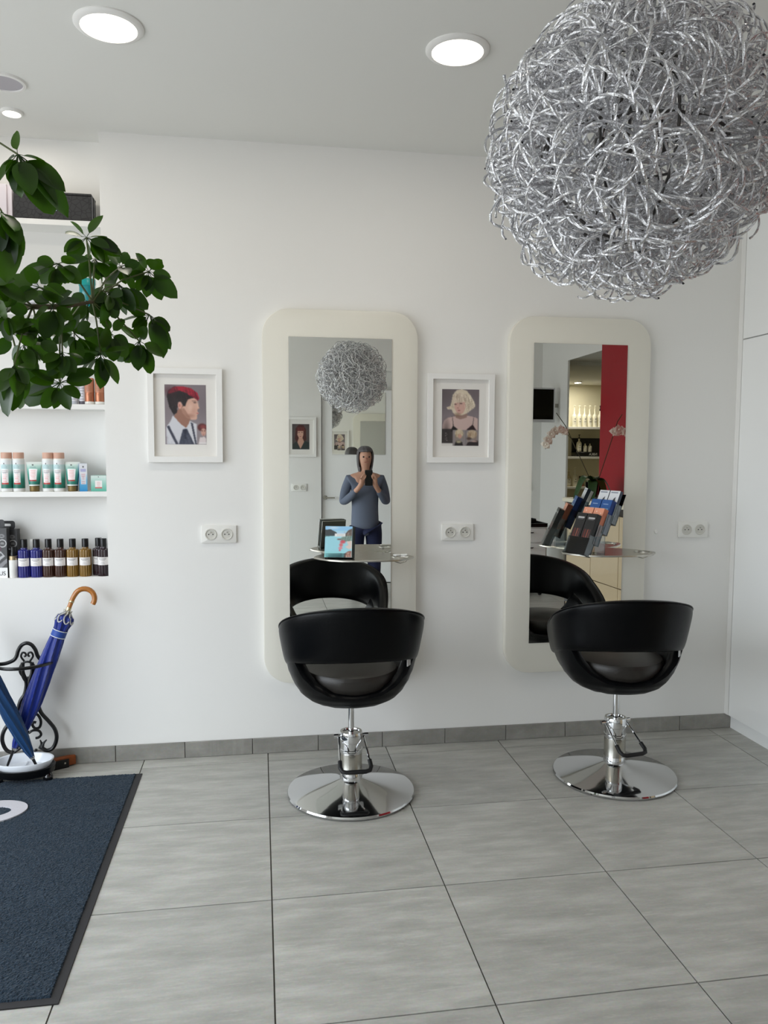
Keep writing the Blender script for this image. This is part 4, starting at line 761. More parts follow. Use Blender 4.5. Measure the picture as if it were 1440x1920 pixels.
def ex1(t, L):
    s = obj('strap', B().lathe([(.033, .640), (.0342, .641), (.0342, .672), (.033, .673)], 40), mat('blue_strap', (30, 68, 150), .5), t, smooth=True)
    obj('strap_edging', B().tube([(.0346 * cos(a), .0346 * sin(a), .6405) for a in [2 * pi * i / 36 for i in range(36)]], .0018, 6, closed=True).tube([(.0346 * cos(a), .0346 * sin(a), .6725) for a in [2 * pi * i / 36 for i in range(36)]], .0018, 6, closed=True), mat('white_piping', (224, 228, 232), .6), s, smooth=True)
    b = B()
    for k in range(8):
        a0 = 2 * pi * k / 8
        b.tube([((.036 + .008 * sin(u * pi)) * cos(a0 + .9 * u), (.036 + .008 * sin(u * pi)) * sin(a0 + .9 * u), .742 - .028 * sin(u * pi)) for u in [q / 10 for q in range(11)]], .0032, 6)
        b.tube([(.034 * cos(a0), .034 * sin(a0), .742), (.018 * cos(a0 + .4), .018 * sin(a0 + .4), .758), (.010 * cos(a0 + .7), .010 * sin(a0 + .7), .772)], .0030, 6)
    obj('hem_piping', b, TRIMG, t, smooth=True)
    b = B()
    for k in range(8): a0 = 2 * pi * (k + .4) / 8; b.tube([(.014 * cos(a0), .014 * sin(a0), .745), (.019 * cos(a0), .019 * sin(a0), .772)], .0022, 6)
    obj('rib_tips', b, STEEL, t, smooth=True)
    obj('shaft', B().cyl(.006, .70, .80, 14), STEEL, t, smooth=True)
    obj('handle_ferrule', B().lathe([(.0075, .745), (.0100, .748), (.0125, .785), (.0115, .788), (0, .788)], 24), mat('pale_brass', (208, 192, 150), .2, .9), t, smooth=True)
    H = [(0, 0, .782), (0, 0, .81), (0, 0, .830), (.002, 0, .846)]; c = Vector((.050, 0, .848)); R2 = .047
    H += [(c.x - R2 * cos(a), 0, c.z + R2 * sin(a)) for a in [radians(14 + 15 * i) for i in range(13)]]
    hd = obj('crook_handle', B().tube(H, [.0105, .011, .0115, .012] + [.0125] * 13, 14), mat('varnished_wood', (168, 104, 36), .25, coat=.5, var=.25, vscale=30), t, smooth=True)
    obj('gold_band', B().lathe([(.0120, .812), (.0128, .813), (.0128, .820), (.0120, .821)], 24), mat('pale_brass', (0, 0, 0)), hd, smooth=True)
make_umbrella('umbrella', 'royal blue rolled umbrella with wooden crook handle in the stand', (-1.098, 3.515, .066), (-.846, 3.575, .726),
              [(.085, .011), (.12, .020), (.20, .032), (.32, .043), (.43, .044), (.52, .041), (.60, .036), (.655, .031), (.685, .033), (.715, .041), (.738, .043), (.748, .026), (.752, .010)], BLUE, ex1, .93)
TEAL = mat('petrol_blue_nylon', (10, 56, 100), .42, bump=.06, bscale=300, sheen=.08)
def ex2(t, L):
    s = obj('strap', B().lathe([(.031, .60), (.032, .601), (.032, .625), (.031, .626)], 40), TEAL, t, smooth=True)
    obj('shaft', B().cyl(.0055, .70, .78, 14), STEEL, t, smooth=True)
    obj('straight_handle', B().lathe([(0, .775), (.012, .775), (.014, .80), (.013, .87), (.008, .885), (0, .886)], 20), BLACKP, t, smooth=True)
make_umbrella('umbrella', 'petrol blue rolled umbrella leaning left in the stand', (-.965, 3.478, .068), (-1.185, 3.462, .60),
              [(.05, .011), (.09, .020), (.17, .030), (.27, .036), (.38, .036), (.48, .034), (.60, .031), (.66, .034), (.70, .030), (.72, .010)], TEAL, ex2, .95)

# ------------------------------------------------------------------ small wooden block with its black bracket by the skirting
t = thing('door_wedge', 'orange-brown wooden block with black bracket on the floor by the skirting', 'door stop', (-.905, 3.632, 0), (0, 0, radians(28)))
obj('block', B().prism([(-.03, -.016), (.062, -.016), (.062, .016), (-.03, .016)], .006, .046), mat('orange_wood', (132, 66, 24), .45, var=.2, vscale=40), t, bevel=.003)
obj('bracket', B().box(-.05, .030, -.022, -.0165, 0, .040).box(-.05, .030, -.022, .016, 0, .005), IRON, t, bevel=.001, seg=1)
obj('screw', B().lathe([(0, .004), (.004, .003), (.005, 0)], 12, Matrix.Translation((.012, -.0221, .024)) @ FACE), STEEL, t, smooth=True)

# ------------------------------------------------------------------ entrance mat
t = thing('entrance_mat', 'dark blue-grey entrance mat with rubber edge and one pale letter', 'mat', (-1.28, 2.770, 0))
MXL, MXR, MY0, MY1 = -.62, .752, -.742, .732
obj('rubber_edge', B().prism([(MXL, MY0), (MXR, MY0), (MXR, MY1), (MXL, MY1)], 0, .003), mat('grey_rubber_edge', (44, 43, 45), .7), t, bevel=.0015, seg=1)
def pile_z(x, y): return 0
rng = np.random.RandomState(2); bw = .026; nx, ny = 470, 500
gx = np.linspace(MXL + bw, MXR - bw, nx); gy = np.linspace(MY0 + bw, MY1 - .010, ny); X, Y = np.meshgrid(gx, gy)
h = rng.rand(ny, nx); h = (2 * h + np.roll(h, 1, 1)) / 3
h2 = np.kron(rng.rand(ny // 4 + 1, nx // 4 + 1), np.ones((4, 4)))[:ny, :nx]; Z = .0055 + .0040 * h + .0008 * h2
X = X + (rng.rand(ny, nx) - .5) * .003; Y = Y + (rng.rand(ny, nx) - .5) * .003; Z[0, :] = Z[-1, :] = .002; Z[:, 0] = Z[:, -1] = .002
me = bpy.data.meshes.new('pile'); idx = np.arange(nx * ny).reshape(ny, nx); F = np.stack([idx[:-1, :-1], idx[:-1, 1:], idx[1:, 1:], idx[1:, :-1]], -1).reshape(-1, 4)
me.from_pydata(np.stack([X, Y, Z], -1).reshape(-1, 3).tolist(), [], F.tolist()); me.materials.append(mat('blue_grey_pile', (41, 53, 65), .95, var=.18, vscale=14, sheen=.15, spec=.05))
o = bpy.data.objects.new('pile', me); COL.objects.link(o); o.parent = t; stuff(o)
b = B(); no, vs, fs = 64, [], []
def glyph(a, k):   # right-hand bowl of a slanted round letter
    rx, ry = ((.150, .108) if k == 0 else (.098, .052)); ca, sa = cos(a) * rx, sin(a) * ry; cx, cy = ((-1.082 + 1.28, 3.178 - 2.77) if k == 0 else (-1.082 + 1.28 - .004, 3.182 - 2.77)); return (cx + ca + sa * .25, cy + sa)
outer = [glyph(2 * pi * i / no, 0) for i in range(no)]; inner = [glyph(2 * pi * i / no, 1) for i in range(no)]
o = obj('pale_letter', B().ring_prism(outer, inner, .0, .0122), mat('pale_grey_pile', (206, 204, 210), .95, bump=.8, bscale=500), t)
# ------------------------------------------------------------------ umbrella-tree plant
LEAFM = bpy.data.materials.new('glossy_leaf'); LEAFM.use_nodes = True; nt = LEAFM.node_tree; p = nt.nodes['Principled BSDF']
oi = nt.nodes.new('ShaderNodeObjectInfo'); mx = nt.nodes.new('ShaderNodeMix'); mx.data_type = 'RGBA'; mx.inputs[6].default_value = (*lin((16, 38, 8)), 1); mx.inputs[7].default_value = (*lin((52, 78, 14)), 1)
nt.links.new(oi.outputs['Random'], mx.inputs[0]); nt.links.new(mx.outputs[2], p.inputs['Base Color']); p.inputs['Roughness'].default_value = .36; p.inputs['Specular IOR Level'].default_value = .28
tl = nt.nodes.new('ShaderNodeBsdfTranslucent'); tl.inputs[0].default_value = (*lin((70, 120, 14)), 1); ms = nt.nodes.new('ShaderNodeMixShader'); ms.inputs[0].default_value = .28
nt.links.new(p.outputs[0], ms.inputs[1]); nt.links.new(tl.outputs[0], ms.inputs[2]); nt.links.new(ms.outputs[0], nt.nodes['Material Output'].inputs[0])
STEM = mat('green_stem', (74, 84, 40), .55); BARK = mat('plant_bark', (84, 74, 54), .8, bump=.4, bscale=120)
PB = Vector((-1.30, 1.62, 0))
t = thing('umbrella_tree', 'tall potted umbrella-tree plant hanging its leaf fans in from the left', 'plant', PB)
obj('pot', B().lathe([(0, 0), (.13, 0), (.14, .01), (.175, .33), (.18, .36), (.165, .36), (.16, .32), (0, .32)], 40), mat('grey_pot', (120, 118, 114), .6), t, smooth=True)
obj('soil', B().lathe([(0, .322), (.158, .322), (.158, .330), (0, .335)], 32), mat('potting_soil', (48, 36, 28), .95, bump=.8, bscale=120), t)
def leaf_mesh(notch):
    n = 7; vs = []; fs = []; W = .225
    for i in range(n + 1):
        u = i / n; w = W * (sin(pi * min(1, u ** .82 * .96 + .02)) ** .75) * (1 if u < 1 else 0) + (.012 if 0 < u < 1 else .004); x = .20 + .80 * u; z = -.10 * u * u + .02 * u
        tip = 1.0 - (notch * .05 if u > .98 else 0)
        vs += [(x * tip, -w, z + .045 * (w / W)), (x * tip, 0, z - .01), (x * tip, w, z + .045 * (w / W))]
    for i in range(n): a = 3 * i; fs += [(a, a + 1, a + 4, a + 3), (a + 1, a + 2, a + 5, a + 4)]
    me_b = B().add(vs, fs)
    me_b.tube([(0, 0, 0), (.11, 0, .006), (.22, 0, .0)], .012, 5)
    return me_b
protos = []
cam_p = Vector((0, 0, CAM_H)); rr = random.Random(11); first = True
for ci, (hub, tips) in enumerate(LEAF_CLUSTERS):
    hub = Vector(hub)
    extra = [hub + (Vector(rr.choice(tips)) - hub).lerp(Vector(rr.choice(tips)) - hub, .5).normalized() * rr.uniform(.055, .072) + Vector((rr.uniform(-.02, .02), rr.uniform(-.04, .05), rr.uniform(-.02, .01))) for _ in range(4)]
    for ti, tip in enumerate(list(tips) + extra):
        tip = Vector(tip); d = tip - hub; d = d * max(1, .052 / d.length); L = d.length; X = d.normalized()
        n = (cam_p - hub).normalized() * rr.uniform(.35, 1.0) + Vector((0, 0, 1)) * rr.uniform(.2, .9) + Vector((rr.uniform(-.7, .7), rr.uniform(-.4, .4), 0))
        Zv = (n - X * n.dot(X)).normalized(); Yv = Zv.cross(X); ws = rr.uniform(.92, 1.12) * max(1.0, min(1.45, .064 / L))
        if len(protos) < 3: l = obj('leaf', leaf_mesh(len(protos) % 2), LEAFM, t, smooth=True); protos.append(l)
        else: l = protos[rr.randrange(3)].copy(); COL.objects.link(l)
        l.matrix_local = Matrix(((X.x * L, Yv.x * L * ws, Zv.x * L, hub.x - PB.x), (X.y * L, Yv.y * L * ws, Zv.y * L, hub.y - PB.y), (X.z * L, Yv.z * L * ws, Zv.z * L, hub.z - PB.z), (0, 0, 0, 1)))
# stems: trunk, two boughs, a stalk to every fan
trunk = [(0, 0, .32), (.02, .02, .8), (-.01, .05, 1.2), (.03, .10, 1.55), (.10, .16, 1.75)]
obj('trunk', B().tube(trunk, [.022, .020, .018, .015, .012], 10), BARK, t, smooth=True)
bough1 = [(.10, .16, 1.75), (.43, .26, 1.768), (.71, .33, 1.771), (.84, .33, 1.773), (.90, .40, 1.80)]
bough2 = [(.05, .12, 1.62), (.24, .13, 1.95), (.50, .13, 2.06), (.64, .13, 2.12)]
obj('bough', B().tube(bough1, [.012, .009, .0065, .006, .004], 8), BARK, t, smooth=True)
obj('bough', B().tube(bough2, [.012, .008, .006, .003], 8), BARK, t, smooth=True)
anchors = [Vector(a) for a in bough1[1:] + bough2[1:] + [(.53, .29, 1.769), (.78, .33, 1.772), (.38, .13, 2.0)]]
for hub, tips in LEAF_CLUSTERS:
    h = Vector(hub) - PB; a = min(anchors, key=lambda q: (q - h).length); m_ = (a + h) / 2 + Vector((0, 0, .015))
    obj('leaf_stalk', B().tube([a, m_, h], [.0026, .0022, .002], 6), STEM, t, smooth=True)

# ------------------------------------------------------------------ magazines on the left tray
TZ = .967
t = thing('magazine_holder', 'clear acrylic magazine holder on the left tray', 'holder', (.340, 3.405, TZ), (0, 0, radians(-7)))
LN = radians(-14)
MR = Matrix.Rotation(LN, 4, 'X')
obj('back_plate', B().box(-.058, .058, .028, .030, .0, .085, MR), ACRYL, t); obj('foot', B().box(-.058, .058, -.022, .075, .0, .002), ACRYL, t); obj('front_lip', B().box(-.058, .058, -.020, -.018, .002, .022, MR), ACRYL, t)
k = Ink(70, 84, (120, 208, 200)); k.grad(0, .2, (180, 216, 240)); k.rect(0, 0, 1, .14, (150, 200, 236)); k.ell(.3, .05, .3, .06, (226, 236, 244), .8, 1); k.poly([(0, .12), (.2, .10), (.42, .20), (.46, .30), (0, .34)], (70, 76, 78)); k.poly([(1, .06), (.86, .12), (.72, .26), (.55, .42), (.66, .5), (1, .46)], (104, 92, 86)); k.streaks(.6, .15, .98, .4, (180, 160, 146), 26, .02, .6, -.2, 3)
k.rect(0, .31, 1, 1, (124, 214, 204), .35); k.poly([(1, .46), (.8, .48), (.86, .6), (.74, .66), (.9, .74), (1, .7)], (224, 206, 196)); k.ell(.66, .50, .13, .07, (206, 92, 104), 1, .5); k.ell(.60, .60, .09, .08, (214, 120, 124), 1, .5); k.ell(.58, .70, .10, .05, (228, 140, 150), 1, .5); k.ell(.52, .42, .10, .03, (120, 80, 70), .9, .6); k.ell(.56, .77, .05, .04, (216, 104, 118), 1, .5)
k.poly([(.72, 1), (.74, .88), (.86, .80), (1, .78), (1, 1)], (150, 110, 100)); k.streaks(.74, .82, .98, .95, (224, 190, 170), 18, .02, .6, .1, 5); k.grad(.75, 1.0, (150, 226, 220), 0, .7); k.rect(.36, .23, .74, .33, (238, 238, 236)); logo_lines(k, .42, .70, .255, .29, 2, (170, 170, 170), 2, .012)
covers = [(k, 'teal seaside magazine facing front on the left tray'), (Ink(8, 8, (60, 70, 66)), 'dark magazine second in the pile on the left tray'), (Ink(8, 8, (34, 36, 38)), 'black magazine third in the pile on the left tray'), (Ink(8, 8, (150, 154, 152)), 'grey magazine at the back of the pile on the left tray')]
HM = t.matrix_basis if False else (Matrix.Translation((.340, 3.405, TZ)) @ Matrix.Rotation(radians(-14), 4, 'Z') @ MR)
for i, (ink, lab) in enumerate(covers):
    g = thing('magazine', lab, 'magazine', group='magazines on the left tray'); y = -.016 + i * .011; dx = (0, .006, .010, .004)[i]; sk_ = (0, .004, -.002, .003)[i]
    g.matrix_world = HM @ Matrix.Translation((dx, y, .004)) @ Matrix.Rotation(sk_, 4, 'Y')
    obj('pages', B().box(-.060, .060, .0005, .0085, 0, .138), PAPERW if i == 0 else mat('magazine_cover_%d' % i, ((60, 70, 66), (60, 70, 66), (34, 36, 38), (168, 168, 162))[i], .5), g)
    printed('cover', ink, lambda u, v: (-.0605 + u * .121, 0.0, .1385 - v * .1385), g, .25)

# ------------------------------------------------------------------ tiered product display on the right tray
DP = Matrix.Translation((1.448, 3.425, TZ)) @ Matrix.Rotation(radians(-72), 4, 'Z')
t = thing('product_display', 'clear acrylic tiered display of boxes on the right tray', 'display stand'); t.matrix_world = DP
LB = Matrix.Rotation(radians(-23), 4, 'X'); ST = [(0.0, .010), (.050, .058), (.101, .105), (.152, .151)]
b = B()
for y, z in ST:
    M = Matrix.Translation((0, y, z)) @ LB
    b = B(); b.box(-.072, .072, .034, .036, -.006, .150, M); b.box(-.072, .072, -.004, -.0025, -.006, .075, M); b.box(-.072, .072, -.004, .036, -.008, -.006, M)
    for x in (-.072, -.0007, .0705): b.box(x, x + .0015, -.004, .036, -.006, .09, M)
    obj('pocket', b, ACRYL, t)
obj('base_foot', B().box(-.072, .072, -.006, .12, 0, .002).box(-.072, -.069, .06, .12, .002, .085).box(.069, .072, .06, .12, .002, .085), ACRYL, t)
def di_black():
    k = Ink(24, 80, (22, 21, 23)); k.rect(.2, .10, .85, .13, (206, 206, 206), .9); k.rect(.2, .145, .75, .155, (150, 150, 150), .7)
    for i in range(6): k.poly([(.15 + .12 * i, .40), (.22 + .12 * i, .38), (.26 + .10 * i, .84), (.18 + .10 * i, .84)], [(96, 30, 30), (150, 66, 48), (60, 30, 34), (170, 90, 66), (84, 40, 52), (120, 70, 60)][i], .85)
    k.rect(.2, .92, .8, .94, (196, 196, 196), .8); k.rect(.2, .95, .7, .96, (150, 150, 150), .7); return k
def di_salmon(): k = Ink(24, 60, (232, 158, 128)); k.ell(.5, .2, .2, .04, (250, 220, 204), .8, .6); k.ell(.3, .1, .06, .02, (252, 230, 216), .9); k.ell(.75, .15, .05, .02, (252, 230, 216), .9); k.grad(.4, 1, (206, 132, 106)); return k
def di_blue(): k = Ink(24, 60, (34, 84, 150)); k.rect(.2, .12, .7, .14, (200, 220, 240), .8); k.rect(.15, .26, .5, .40, (150, 200, 232)); k.rect(.55, .26, .85, .40, (130, 184, 224)); k.grad(.5, 1, (20, 52, 110)); return k
def di_white(): k = Ink(24, 60, (226, 228, 232)); k.rect(.1, .05, .8, .07, (100, 110, 130), .8); k.poly([(.55, .25), (.7, .2), (.8, .45), (.3, .7), (.2, .6)], (38, 42, 48)); k.grad(.55, .9, (44, 54, 72)); return k
rowsd = [('black', di_black, BLACKP, 'black and red', .200, .026), ('salmon', di_salmon, mat('salmon_carton', (196, 120, 92), .5), 'salmon pink', .175, .028), ('blue', di_blue, mat('deep_blue_carton', (24, 54, 120), .5), 'blue', .165, .030), ('white', di_white, mat('slate_carton', (60, 68, 84), .5), 'white and grey', .160, .018)]
order = ['in the front row', 'in the second row', 'in the third row', 'in the back row']
for (nm, fn, side, word, h, dd), (y, z), od in zip(rowsd, ST, order):
    for x, sd in ((-.0352, 'left'), (.0352, 'right')):
        g = thing('product_box', '%s product box, %s one %s of the clear display' % (word, sd, od), 'box'); g.matrix_world = DP @ Matrix.Translation((x, y, z)) @ LB @ Matrix.Translation((0, .001, -.005))
        obj('carton', B().box(-.0325, .0325, .0005, dd, 0, h), side, g, bevel=.001, seg=1); printed('printed_front', fn(), lambda u, v: (-.0325 + u * .065, -.0002, h - v * h), g, .35)

# ------------------------------------------------------------------ what the mirrors show: door, television, desk, orchid, wash room, person
t = struct(bpy.data.objects.new('door_1', None)); COL.objects.link(t); t.location = (1.465, YF - .012, 0); t.rotation_euler = (0, 0, radians(2.3))
obj('door_leaf', B().box(-.800, -.002, -.045, 0, .005, 2.11), CAB, t, bevel=.002, seg=1)
hd = obj('door_handle', B().cyl(.024, 0, .006, 24, Matrix.Translation((-.765, 0, .944)) @ FACE_F).cyl(.008, 0, .045, 14, Matrix.Translation((-.765, 0, .944)) @ FACE_F).tube([(-.765, .045, .944), (-.72, .047, .944), (-.665, .045, .943)], .0085, 10), STEEL, t, smooth=True)
mr = obj('door_mirror', B().box(-.690, -.112, 0.0005, .006, 1.412, 2.085), MIRROR, t)
tv = thing('wall_television', 'small black flat television with white frame, seen in the right mirror', 'television', (2.775, -.60, 1.938), (0, 0, radians(176)))
obj('housing', B().box(-.29, .29, -.035, 0, -.18, .18), mat('tv_white_frame', (214, 216, 220), .3), tv, bevel=.006)
obj('screen', B().box(-.272, .272, -.0365, -.034, -.150, .164), mat('tv_screen', (4, 4, 5), .08), tv, bevel=.001, seg=1)
obj('back_cover', B().box(-.26, .26, .0, .03, -.15, .15), BLACKP, tv, bevel=.01); obj('wall_arm', B().box(-.03, .03, .03, .07, -.03, .03).box(-.36, .0, .04, .07, -.02, .02), STEEL, tv)
tr = thing('salon_trolley', 'white drawer trolley with black tools on top, against the wall behind the camera', 'trolley', (2.62, -.35, 0))
obj('trolley_body', B().box(-.22, .22, -.2, .2, .07, .70), CAB, tr, bevel=.006)
for k in range(4): dr = obj('drawer', B().box(-.205, .205, .2, .212, .09 + .152 * k, .23 + .152 * k), CAB, tr, bevel=.003, seg=1); obj('drawer_pull', B().tube([(-.07, .212, .19 + .152 * k), (-.06, .235, .19 + .152 * k), (.06, .235, .19 + .152 * k), (.07, .212, .19 + .152 * k)], .005, 8), RUBBER, dr)
obj('top_tray', B().ring_prism(rrect(.46, .42, .03, 5), rrect(.43, .39, .02, 5), .70, .735).box(-.215, .215, -.195, .195, .70, .705), BLACKP, tr)
for x, y in ((-.17, -.15), (.17, -.15), (-.17, .15), (.17, .15)): obj('castor', B().lathe([(0, -.012), (.03, -.012), (.035, 0), (.03, .012), (0, .012)], 20, Matrix.Translation((x, y, .035)) @ Matrix.Rotation(pi / 2, 4, 'Y')).box(x - .01, x + .01, y - .01, y + .01, .035, .072), RUBBER, tr)
tag(obj('hair_dryer', B().tube([(-.09, 0, .035), (.06, 0, .035), (.12, 0, .035)], [.034, .036, .024], 16).tube([(-.04, 0, .02), (-.05, .06, .015), (-.055, .12, .014)], [.017, .015, .014], 12), BLACKP, None, smooth=True, loc=(2.68, -.38, .706)), 'black hair dryer lying on the white trolley', 'hair dryer')
ds = thing('reception_desk', 'cream gloss reception desk with dark frame, seen in the right mirror', 'desk', (2.645, .79, 0), (0, 0, radians(-3.5)))
GL = mat('cream_gloss_panel', (192, 172, 140), .18, coat=.5); DKF = mat('dark_oak_frame', (44, 36, 30), .4)
obj('worktop', B().box(-.02, .42, -.03, 1.40, 1.015, 1.05), mat('cream_worktop', (222, 216, 196), .3), ds, bevel=.003, seg=1)
obj('dark_frame', B().box(.004, .40, 0, 1.37, .96, 1.015).box(.004, .40, 0, .03, 0, .96).box(.03, .38, .04, 1.33, .0, .96), DKF, ds)
for k in range(3):
    for z0, z1 in ((.03, .40), (.405, .955)): obj('front_panel', B().box(-.002, .004 + .026, .035 + .445 * k, .475 + .445 * k, z0, z1), GL, ds, bevel=.002, seg=1)
# orchid on the desk
op = thing('orchid_pot', 'white flowering orchid in a clear glass pot on the reception desk', 'orchid', (2.835, .93, 1.05))
obj('glass_pot', B().lathe([(0, 0), (.055, 0), (.06, .005), (.066, .14), (.063, .14), (.057, .012), (0, .012)], 32), GLASS, op, smooth=True)
obj('inner_pot', B().lathe([(0, .013), (.045, .013), (.052, .125), (0, .125)], 28), mat('plum_pot', (70, 36, 44), .4), op, smooth=True)
ORL = mat('orchid_leaf', (34, 66, 24), .35); PET = mat('orchid_petal', (244, 236, 226), .6, var=.1, vscale=30); ORS = mat('orchid_stem', (60, 58, 34), .5)
def strap_leaf(d, L, w, lift, drop):
    vs = []; fs = []; n = 9; d = Vector(d).normalized(); s = Vector((-d.y, d.x, 0))
    for i in range(n + 1):
        u = i / n; c = d * (L * u) + Vector((0, 0, .12 + lift * sin(pi * min(1, u * 1.1)) - drop * u * u)); ww = w * sin(pi * (u * .9 + .08)) ** .6
        for q, dz in ((-1, .012), (0, 0), (1, .012)): vs.append(c + s * (ww * q) + Vector((0, 0, dz)))
    for i in range(n): a = 3 * i; fs += [(a, a + 1, a + 4, a + 3), (a + 1, a + 2, a + 5, a + 4)]
    return B().add(vs, fs)
for d, L, w, li, dp in (((-1, .2, 0), .20, .048, .09, .14), ((-.5, .9, 0), .16, .04, .05, .16), ((.3, 1, 0), .17, .04, .06, .14), ((1, .3, 0), .18, .050, .07, .16), ((-.8, -.6, 0), .17, .048, .08, .2), ((.6, -.8, 0), .16, .034, .08, .12)): obj('orchid_leaf', strap_leaf(d, L, w, li, dp), ORL, op, smooth=True)
def blossom(c, f, s):
    f = Vector(f).normalized(); e1 = f.orthogonal().normalized(); e2 = f.cross(e1); b = B()
    for k in range(5):
        a = 2 * pi * k / 5 + .3; dd = e1 * cos(a) + e2 * sin(a); tt = -e1 * sin(a) + e2 * cos(a); L = s * (1.0 if k % 2 else .85); w = s * (.52 if k in (1, 3) else .34)
        b.add([Vector(c), Vector(c) + dd * L * .5 + tt * w + f * .006, Vector(c) + dd * L + f * .0, Vector(c) + dd * L * .5 - tt * w + f * .006, Vector(c) + dd * L * .55 + f * .010], [(0, 1, 4), (0, 4, 3), (1, 2, 4), (4, 2, 3)])
    b.lathe([(0, 0), (.008, .004), (.006, .016), (0, .02)], 10, Matrix.Translation(c) @ f.to_track_quat('Z', 'Y').to_matrix().to_4x4()); return b
stemL = [(-.01, 0, .12), (-.13, -.02, .37), (-.25, -.04, .62), (-.33, -.05, .73)]; sl2 = [(-.19, -.03, .50), (-.26, -.03, .575), (-.33, -.03, .58), (-.39, -.03, .52), (-.43, -.03, .42)]
stemR = [(.03, 0, .12), (.08, .02, .3), (.14, .03, .50), (.19, .03, .66), (.23, .03, .72)]; sr2 = [(.15, .03, .53), (.20, .03, .57), (.26, .03, .56), (.31, .03, .51)]
obj('flower_stem', B().tube(stemL, .0035, 6).tube(sl2, .0025, 6), ORS, op, smooth=True); obj('flower_stem', B().tube(stemR, .0035, 6).tube(sr2, .0025, 6), ORS, op, smooth=True)
ro = random.Random(9)
for c in [(-.27, -.02, .575), (-.31, 0, .59), (-.35, -.02, .58), (-.385, -.01, .55), (-.41, -.02, .50), (-.43, -.02, .46), (.16, .04, .57), (.19, .05, .59), (.23, .04, .58), (.26, .05, .565), (.29, .04, .55), (.31, .04, .51)]:
    obj('blossom', blossom(c, (ro.uniform(-.4, .4), 1, ro.uniform(-.2, .3)), ro.uniform(.046, .056)), PET, op, smooth=True)
# wash room shelves and bottles
for z, n in ((1.79, 'upper'), (1.392, 'middle'), (.987, 'lower')):
    tag(obj('wash_room_shelf', B().box(3.6, 5.2, -2.95, -2.68, z - .03, z), TRIMW, None, bevel=.002, seg=1), 'pale %s shelf in the wash room seen in the right mirror' % n, 'shelf')
def pump_bottle(label, x, y, z, h, r, body, pump, group=None):
    t = thing('pump_bottle', label, 'bottle', (x, y, z), group=group)
    obj('body', B().lathe([(0, 0), (r * .93, 0), (r, .006), (r, h * .48), (r * .8, h * .56), (r * .34, h * .62), (r * .3, h * .8), (0, h * .8)], 28), body, t, smooth=True)
    obj('pump', B().lathe([(r * .36, h * .76), (r * .36, h * .83), (r * .14, h * .84), (r * .14, h * .95), (r * .3, h * .96), (r * .3, h), (0, h)], 16).box(-.004, .004, 0, .036, h * .965, h * .99), pump, t, smooth=True)
    k = Ink(20, 30, (226, 222, 206)); k.ell(.5, .2, .14, .09, (60, 60, 56), 1, .5); logo_lines(k, .25, .75, .45, .55, 2, (80, 80, 76), 2, .05); logo_lines(k, .25, .75, .7, .9, 3, (150, 148, 140), 3, .03)
    def P(u, v): a = radians(-50 + 100 * u); return (-(r + .0008) * sin(a), (r + .0008) * cos(a), h * .44 - h * .36 * v)
    printed('printed_label', k, P, t); return t
IVORY = mat('ivory_plastic', (232, 228, 208), .35)
pb = pump_bottle('ivory pump bottle on the upper wash room shelf, the leftmost of the row', 4.198, -2.78, 1.79, .29, .032, IVORY, IVORY)
pos = ['second', 'third', 'fourth', 'fifth']
for i in range(4): copy_thing(pb, 'ivory pump bottle on the upper wash room shelf, %s in the row' % pos[i], (4.198 + .0735 * (i + 1), -2.78, 1.79))
pump_bottle('ivory bottle with black pump closing the row on the upper wash room shelf', 4.198 + .0735 * 5, -2.78, 1.79, .29, .032, IVORY, BLACKP)
ed = thing('product_riser', 'black product riser lettered NIKA on the middle wash room shelf', 'display stand', (4.42, -2.86, 1.392))
obj('riser_base', B().box(-.22, .26, 0, .17, 0, .06), BLACKP, ed, bevel=.003, seg=1); obj('riser_back', B().box(-.22, .26, 0, .012, .06, .25), BLACKP, ed, bevel=.002, seg=1)
text_mesh('lettering', 'NIKA', .05, PAPERW, ed, Matrix.Translation((.02, .1704, .030)) @ FACE_F, .0003)
pump_bottle('tall white bottle with black pump on the black riser', 4.275, -2.78, 1.4535, .235, .034, IVORY, BLACKP)
q = pump_bottle('shorter white bottle with black cap on the black riser, middle one', 4.362, -2.78, 1.4535, .15, .027, IVORY, BLACKP)
copy_thing(q, 'white bottle with black pump on the black riser, right one', (4.430, -2.78, 1.4535))
pump_bottle('cream pump bottle on the lower wash room shelf, right one', 4.225, -2.78, .987, .26, .036, IVORY, IVORY)
pump_bottle('beige bottle on the lower wash room shelf, left one', 4.135, -2.78, .987, .24, .034, mat('beige_plastic', (196, 184, 150), .4), mat('beige_plastic', (0, 0, 0)))
jar('russet jar on the lower wash room shelf', 4.32, -2.78, .987, mat('dark_lid', (60, 40, 32), .4), mat('russet_plastic', (150, 84, 60), .4), .035, .14, .03)
jar('pale green jar with white lid on the lower wash room shelf', 4.41, -2.78, .987, PLASTW, mat('pale_green_plastic', (150, 178, 156), .4), .03, .11, .03)
make_downlight('small lit spot in the wash room ceiling, seen in the right mirror', (4.12, -2.50, 2.37), .05, 7)

